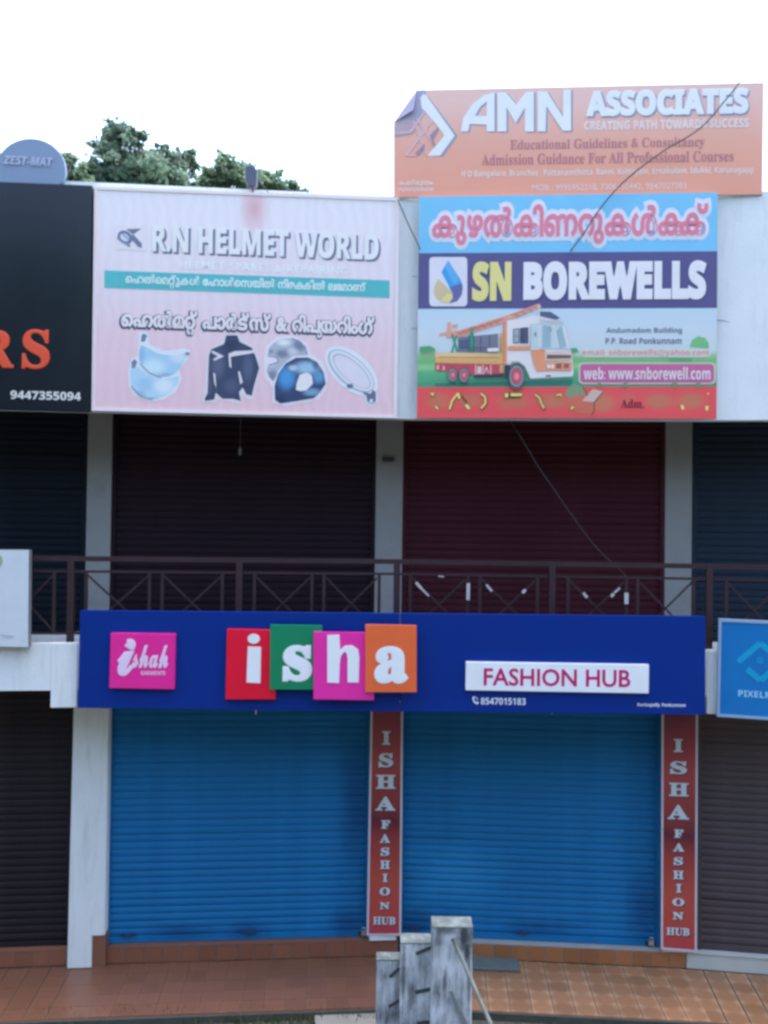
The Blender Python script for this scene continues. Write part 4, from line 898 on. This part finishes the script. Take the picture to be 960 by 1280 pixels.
# ------------------------------------------------------------------ whitewashed posts in front
def post_mat():
    k = NT('dirty_whitewash'); co = k.coord(); mp = k.t.nodes.new('ShaderNodeMapping'); mp.inputs['Scale'].default_value = (9, 9, 1.5); k.l(co, mp.inputs[0])
    nz = k.n('ShaderNodeTexNoise', Scale=2.2, Detail=8.0, Roughness=.7); k.l(mp.outputs[0], nz.inputs['Vector'])
    n2 = k.n('ShaderNodeTexNoise', Scale=3.0, Detail=4.0); k.l(co, n2.inputs['Vector'])
    ad = k.n('ShaderNodeMath', operation='ADD'); k.l(nz.outputs['Fac'], ad.inputs[0]); k.l(n2.outputs['Fac'], ad.inputs[1])
    cr = k.t.nodes.new('ShaderNodeValToRGB'); mr = k.n('ShaderNodeMapRange'); mr.inputs[1].default_value = .6; mr.inputs[2].default_value = 1.4; k.l(ad.outputs[0], mr.inputs[0]); k.l(mr.outputs[0], cr.inputs[0])
    e = cr.color_ramp.elements; e[0].position = .18; e[0].color = (.07, .075, .08, 1); e[1].position = .66; e[1].color = (.60, .62, .64, 1)
    x = e.new(.40); x.color = (.32, .335, .35, 1)
    k.l(cr.outputs[0], k.b.inputs['Base Color']); k.b.inputs['Roughness'].default_value = .9
    bp = k.n('ShaderNodeBump', Strength=.4, Distance=.01); k.l(nz.outputs['Fac'], bp.inputs['Height']); k.l(bp.outputs[0], k.b.inputs['Normal'])
    return k.m
M_POST = post_mat(); M_SLOT = mat('black_slot', (.05, .055, .06), .9)
def gpost(pl, pr, pt, Yd, depth, label, slots=(), ang=0, cap=True):
    F0 = Frame((0, Yd, 0), R(ang)); xa, zt_ = F0.px(pl, pt, 0); xb, _ = F0.px(pr, pt, 0)
    F = Frame(F0.w((xa + xb) / 2, 0, GZ), R(ang)); h = zt_ - GZ; wd = xb - xa
    t = thing('concrete_post', label, 'post', F, 'whitewashed posts by the road')
    q = MB(); n = 10                           # shaft built from rings so that its edges wander a little
    rg = random.Random(int(pl)); 
    ring = lambda: [(-wd / 2 + rg.uniform(-.004, .004), 0 + rg.uniform(-.003, .003)), (wd / 2 + rg.uniform(-.004, .004), 0), (wd / 2 + rg.uniform(-.004, .004), depth), (-wd / 2, depth)]
    for i in range(n + 1):
        z = (h - .015) * i / n
        q.v += [(x, y, z) for x, y in ring()]
    for i in range(n):
        for j in range(4): a = i * 4 + j; b_ = i * 4 + (j + 1) % 4; q.f.append((a, b_, b_ + 4, a + 4)); q.mi.append(0)
    q.f += [(3, 2, 1, 0), tuple(4 * n + j for j in range(4))]; q.mi += [0, 0]
    bevel(q.build('shaft', M_POST, t, F), .012)
    q = MB(); q.box(-wd / 2 - .002, wd / 2 + .002, -.002, depth + .002, h - .014, h); bevel(q.build('cap', mat('mossy_cap', (.16, .185, .17), .9, .35, 9, dirt=(.42, .44, .44), dirt_amt=.6, dscale=9), t, F), .005)
    for (ax, ay, bx_, by_, w_) in slots:
        a = Vector(F.px(ax, ay, 0)); c = Vector(F.px(bx_, by_, 0)); d = c - a; nn = Vector((-d.y, d.x)).normalized() * w_ / 2
        q = MB(); q.prism([tuple(a - nn), tuple(a + nn), tuple(c + nn), tuple(c - nn)], -.008, .003); q.build('slot_mark', M_SLOT, t, F)
    return t
TP = gpost(540.5, 591, 1158, 7.55, .2, 'tallest of the three dirty whitewashed posts in front of the shops')
TM_ = gpost(501, 539.5, 1178, 7.75, .18, 'middle whitewashed post with dark slots, left of the tallest post', [(520, 1192, 538.5, 1184, .03), (519, 1240, 538.5, 1236, .032), (521, 1279, 538, 1277, .03)])
TS_ = gpost(470.5, 500, 1199, 7.95, .14, 'shortest whitewashed post with dark slots, leftmost of the three', [(487, 1221, 499, 1210, .026), (486, 1258, 499, 1250, .026)])
# the tallest post carries a nailed strip and dark runs of damp
def damp(t, spots, Yp):
    sh = [c for c in t.children if c.name.startswith('shaft')][0]; m = M_POST.copy(); sh.data.materials[0] = m; T = m.node_tree; b = T.nodes['Principled BSDF']; Fp = Frame((0, Yp, 0), 0)
    gp_ = T.nodes.new('ShaderNodeNewGeometry'); nz = T.nodes.new('ShaderNodeTexNoise'); nz.inputs['Scale'].default_value = 22; nz.inputs['Detail'].default_value = 6; T.links.new(gp_.outputs['Position'], nz.inputs['Vector'])
    for (x, y, rx, ry, stg) in spots:
        X, Z = Fp.px(440 + x / 4.8, 1130 + y / 4.8, 0); k_ = Yp / FPX / 4.8
        a1 = T.nodes.new('ShaderNodeVectorMath'); a1.operation = 'SUBTRACT'; a1.inputs[1].default_value = (X, Yp, Z); T.links.new(gp_.outputs['Position'], a1.inputs[0])
        a2 = T.nodes.new('ShaderNodeVectorMath'); a2.operation = 'MULTIPLY'; a2.inputs[1].default_value = (1 / (rx * k_), 0, 1 / (ry * k_)); T.links.new(a1.outputs[0], a2.inputs[0])
        a3 = T.nodes.new('ShaderNodeVectorMath'); a3.operation = 'LENGTH'; T.links.new(a2.outputs[0], a3.inputs[0])
        ad = T.nodes.new('ShaderNodeMath'); ad.operation = 'ADD'; T.links.new(a3.outputs['Value'], ad.inputs[0]); T.links.new(nz.outputs['Fac'], ad.inputs[1])
        mr = T.nodes.new('ShaderNodeMapRange'); mr.inputs[1].default_value = .95; mr.inputs[2].default_value = 1.8; mr.inputs[3].default_value = min(1, stg * 1.25); mr.inputs[4].default_value = 0; T.links.new(ad.outputs[0], mr.inputs[0])
        mx = T.nodes.new('ShaderNodeMix'); mx.data_type = 'RGBA'; T.links.new(mr.outputs[0], mx.inputs[0]); T.links.new(b.inputs['Base Color'].links[0].from_socket, mx.inputs[6]); mx.inputs[7].default_value = (.055, .06, .06, 1); T.links.new(mx.outputs[2], b.inputs['Base Color'])
damp(TP, [(672, 190, 36, 95, .95), (690, 290, 18, 80, .9), (560, 155, 70, 28, .6), (556, 470, 14, 80, .6), (700, 480, 12, 200, .5), (520, 200, 22, 60, .35), (640, 620, 40, 60, .4)], 7.55)
damp(TM_, [(420, 200, 90, 36, .75), (310, 420, 12, 200, .5), (360, 560, 30, 90, .5), (430, 350, 50, 60, .35)], 7.75)
damp(TS_, [(215, 330, 60, 18, .4), (270, 520, 20, 120, .4)], 7.95)
def on_post(t, nm, pts, m, Yp=7.55, y0=-.007, ox=440, oy=1130, sc=4.8):
    Fp = Frame((0, Yp, 0), 0); q = MB(); q.prism([Fp.px(ox + p[0] / sc, oy + p[1] / sc, 0) for p in pts], y0, .002); return q.build(nm, m, t, Fp)
on_post(TP, 'wood_strip', [(586, 520), (600, 516), (692, 712), (700, 770), (684, 770)], mat('grey_weathered_wood', (.20, .21, .21), .9, .3, 10), y0=-.014)
# leaning bamboo stick
a = Frame((0, 7.40, 0), 0).px(567, 1180, 0); c = Frame((0, 7.15, 0), 0).px(640, 1340, 0)
q = MB(); pa_ = Vector((a[0], 7.50, a[1])); dd = Vector((c[0] - a[0], -.35, c[1] - a[1])); L = (GZ - pa_.z) / dd.z; pb_ = pa_ + dd * L
n = 14; q.tube([tuple(pa_.lerp(pb_, i / n)) for i in range(n + 1)], [.017 + (.003 if i % 3 == 0 else 0) for i in range(n + 1)], 8)
tag(q.build('bamboo_stick', mat('weathered_bamboo', (.24, .24, .21), .8, .25, 12), None, Frame((0, 0, 0), 0), True), 'thin weathered bamboo stick leaning on the tallest whitewashed post', 'stick')

# --- grey mat on the floor in front of the plinth
g1 = floor_pt(652, 1224); g2 = floor_pt(580, 1222)
MF = B2.at(0, 0, 0); l1 = MF.I @ g1; l2 = MF.I @ g2
q = MB(); q.box(l2.x - .35, l1.x, D - .34, D - .085, .004, .032); o = bevel(q.build('door_mat', mat('grey_green_rubber', (.115, .14, .13), .8, .15, 10, .4, 90), None, MF), .006)
tag(o, 'plain grey green mat lying on the tiles below the right blue shutter', 'mat')

# ------------------------------------------------------------------ ground details at the floor edge
gp = MB(); f1 = [floor_pt(x, y, GZ) for x, y in ((392, 1266), (480, 1262), (480, 1330), (400, 1340))]
gp.slab([(p.x, p.y) for p in f1], GZ - .05, GZ + .05)
tag(gp.build('cement_patch', mat('pale_cement_patch', (.30, .27, .22), .9, .15, 4, .4, 30)), kind='structure')
gm = MB(); rg = random.Random(5)
M_GR = [mat('grass_blade_a', (.045, .09, .022), .7), mat('grass_blade_b', (.08, .11, .035), .7), mat('dry_blade', (.13, .11, .06), .8)]
for i in range(2600):
    u = rg.uniform(20, 520) if rg.random() < .8 else rg.uniform(600, 1000); v = 1269 + rg.expovariate(.05)
    if noise.noise(Vector((u * .02, v * .05, 0))) < -.1: continue
    p = floor_pt(u, v, GZ); h = rg.uniform(.03, .13) * (1.1 if u < 520 else .5); a = rg.uniform(0, 6.28); wd = rg.uniform(.004, .012); ln_ = rg.uniform(-.07, .07)
    b0 = len(gm.v); gm.v += [(p.x - wd * math.cos(a), p.y - wd * math.sin(a), GZ), (p.x + wd * math.cos(a), p.y + wd * math.sin(a), GZ), (p.x + ln_ * math.sin(a), p.y + ln_ * math.cos(a), GZ + h)]
    gm.f.append((b0, b0 + 1, b0 + 2)); gm.mi.append(rg.choice((0, 0, 1, 2)))
tag(gm.build('grass', M_GR), 'short grass and weeds growing along the foot of the verandah floor', 'grass', kind='stuff')

# ------------------------------------------------------------------ trees behind the roof
def leaf_mat(name, c):
    k = NT(name); oi = k.coord(); nz = k.n('ShaderNodeTexNoise', Scale=.8, Detail=3.0); k.l(oi, nz.inputs['Vector'])
    cr = k.t.nodes.new('ShaderNodeValToRGB'); k.l(nz.outputs['Fac'], cr.inputs[0]); e = cr.color_ramp.elements
    e[0].position = .3; e[0].color = (*[v * .7 for v in c], 1); e[1].position = .7; e[1].color = (*[v * 1.35 for v in c], 1)
    k.l(cr.outputs[0], k.b.inputs['Base Color']); k.b.inputs['Roughness'].default_value = .6
    tr = k.t.nodes.new('ShaderNodeBsdfTranslucent'); k.l(cr.outputs[0], tr.inputs[0]); ms = k.t.nodes.new('ShaderNodeMixShader'); ms.inputs[0].default_value = .6
    k.l(k.b.outputs[0], ms.inputs[1]); k.l(tr.outputs[0], ms.inputs[2]); k.l(ms.outputs[0], k.t.nodes['Material Output'].inputs['Surface'])
    return k.m
M_LF = leaf_mat('grey_green_leaves', (.18, .27, .19)); M_LF2 = leaf_mat('mid_green_leaves', (.20, .29, .18)); M_BARK = mat('bark', (.12, .10, .08), .9, .2, 5, .5, 20)
def tree(label, Yd, blobs, trunk_px, m, seed, leaf=.15, dens=1.0):
    rg = random.Random(seed); F0 = Frame((0, Yd, 0), 0)
    bl = []
    for (x, y, r_) in blobs:
        X, Z = F0.px(x, y, 0); bl.append((Vector((X, Yd + rg.uniform(-.5, .5), Z)), r_ * Yd / FPX))
    tx = F0.px(trunk_px, 400, 0)[0]; F = Frame((tx, Yd, GZ), 0)
    t = thing('tree', label, 'tree', F, 'trees behind the shop roof')
    zc = min(b_[0].z for b_ in bl) - 2.2
    tk = MB(); pts = [Vector((0, 0, 0)), Vector((.12, .05, (zc - GZ) * .35)), Vector((-.08, 0, (zc - GZ) * .7)), Vector((0, 0, zc - GZ))]
    tk.tube(pts, [.34, .26, .22, .18], 10)
    for c_, r_ in bl:
        e = c_ - Vector((tx, Yd, GZ)); s_ = Vector((0, 0, zc - GZ)); mid = s_.lerp(e, .5) + Vector((rg.uniform(-.3, .3), rg.uniform(-.3, .3), .2))
        tk.tube([s_, mid, e], [.11, .07, .025], 6)
        for j in range(3):
            v_ = Vector((rg.gauss(0, 1), rg.gauss(0, 1), rg.gauss(0, 1))).normalized() * r_ * .9; tk.tube([mid.lerp(e, .6), e + v_], [.03, .008], 4)
    tk.build('trunk', M_BARK, t, F, True)
    cm = MB(); o3 = Vector((tx, Yd, GZ))
    for c_, r_ in bl:
        n = int(560 * dens * (r_ / .6) ** 2)
        cl = [c_ + Vector((rg.gauss(0, .5), rg.gauss(0, .5), rg.gauss(0, .45))) * r_ for _ in range(max(6, int(26 * (r_ / .6) ** 1.6)))]
        for i in range(n):
            c0 = rg.choice(cl); p = c0 + Vector((rg.gauss(0, 1), rg.gauss(0, 1), rg.gauss(0, .8))) * r_ * .16 - o3
            d1 = Vector((rg.gauss(0, 1), rg.gauss(0, 1), rg.gauss(0, .7))).normalized(); d2 = d1.cross(Vector((rg.gauss(0, 1), rg.gauss(0, 1), rg.gauss(0, 1)))).normalized()
            L = leaf * rg.uniform(.6, 1.3); w_ = L * .36; b0 = len(cm.v)
            cm.v += [tuple(p - d1 * L * .5), tuple(p + d2 * w_), tuple(p + d1 * L * .5), tuple(p - d2 * w_)]; cm.f.append((b0, b0 + 1, b0 + 2, b0 + 3)); cm.mi.append(0)
    cm.build('crown', m, t, F)
    return t
tree('tall grey green tree rising behind the left end of the pink helmet board', 24, [(150, 186, 24), (172, 202, 30), (135, 216, 30), (192, 220, 30), (165, 236, 36), (136, 176, 14), (118, 208, 20), (212, 236, 26), (115, 232, 24), (180, 184, 14)], 165, M_LF, 1, dens=2.0)
tree('slender tree top with a gap of sky, right of the tallest tree', 25, [(224, 184, 14), (230, 200, 14), (219, 208, 13), (210, 196, 9), (226, 226, 18), (236, 190, 8)], 220, M_LF, 2, dens=1.5)
tree('low sprig of foliage between the round board and the tallest tree', 22, [(88, 212, 13), (97, 224, 17), (84, 204, 8), (106, 236, 18), (86, 232, 14)], 95, M_LF2, 3, dens=1.5)
tree('small pointed tree top behind the middle of the pink helmet board', 27, [(277, 202, 9), (283, 212, 14), (292, 224, 19), (272, 228, 20), (302, 236, 22), (256, 234, 20), (240, 236, 18)], 280, M_LF2, 4, dens=1.9)
tree('low bushy tree top behind the flood lamp on the pink helmet board', 28, [(328, 226, 18), (344, 232, 20), (322, 236, 22), (361, 236, 17), (378, 242, 13), (348, 244, 22), (310, 224, 13)], 340, M_LF2, 5, dens=1.9)
# unseen bank of leaves added behind the camera to block the low sky
bk_ = MB(); rg = random.Random(9)
for i in range(60):
    x = -60 + i * 2
    for j in range(14):
        cx, cyy, cz = x + rg.uniform(-2, 2), -16 + rg.uniform(-3, 3), GZ + rg.uniform(.5, 15); rr = rg.uniform(1.2, 2.2)
        for k_ in range(26):
            d1 = Vector((rg.gauss(0, 1), rg.gauss(0, 1), rg.gauss(0, 1))).normalized(); p = Vector((cx, cyy, cz)) + d1 * rr; u = d1.orthogonal().normalized(); v_ = d1.cross(u); s_ = rg.uniform(.4, .8)
            b0 = len(bk_.v); bk_.v += [tuple(p + u * s_), tuple(p + v_ * s_), tuple(p - u * s_), tuple(p - v_ * s_)]; bk_.f.append((b0, b0 + 1, b0 + 2, b0 + 3)); bk_.mi.append(0)
tag(bk_.build('sky_blocker', M_LF2), 'unseen line of trees added across the road to block the low sky', 'sky_blocker', kind='stuff')
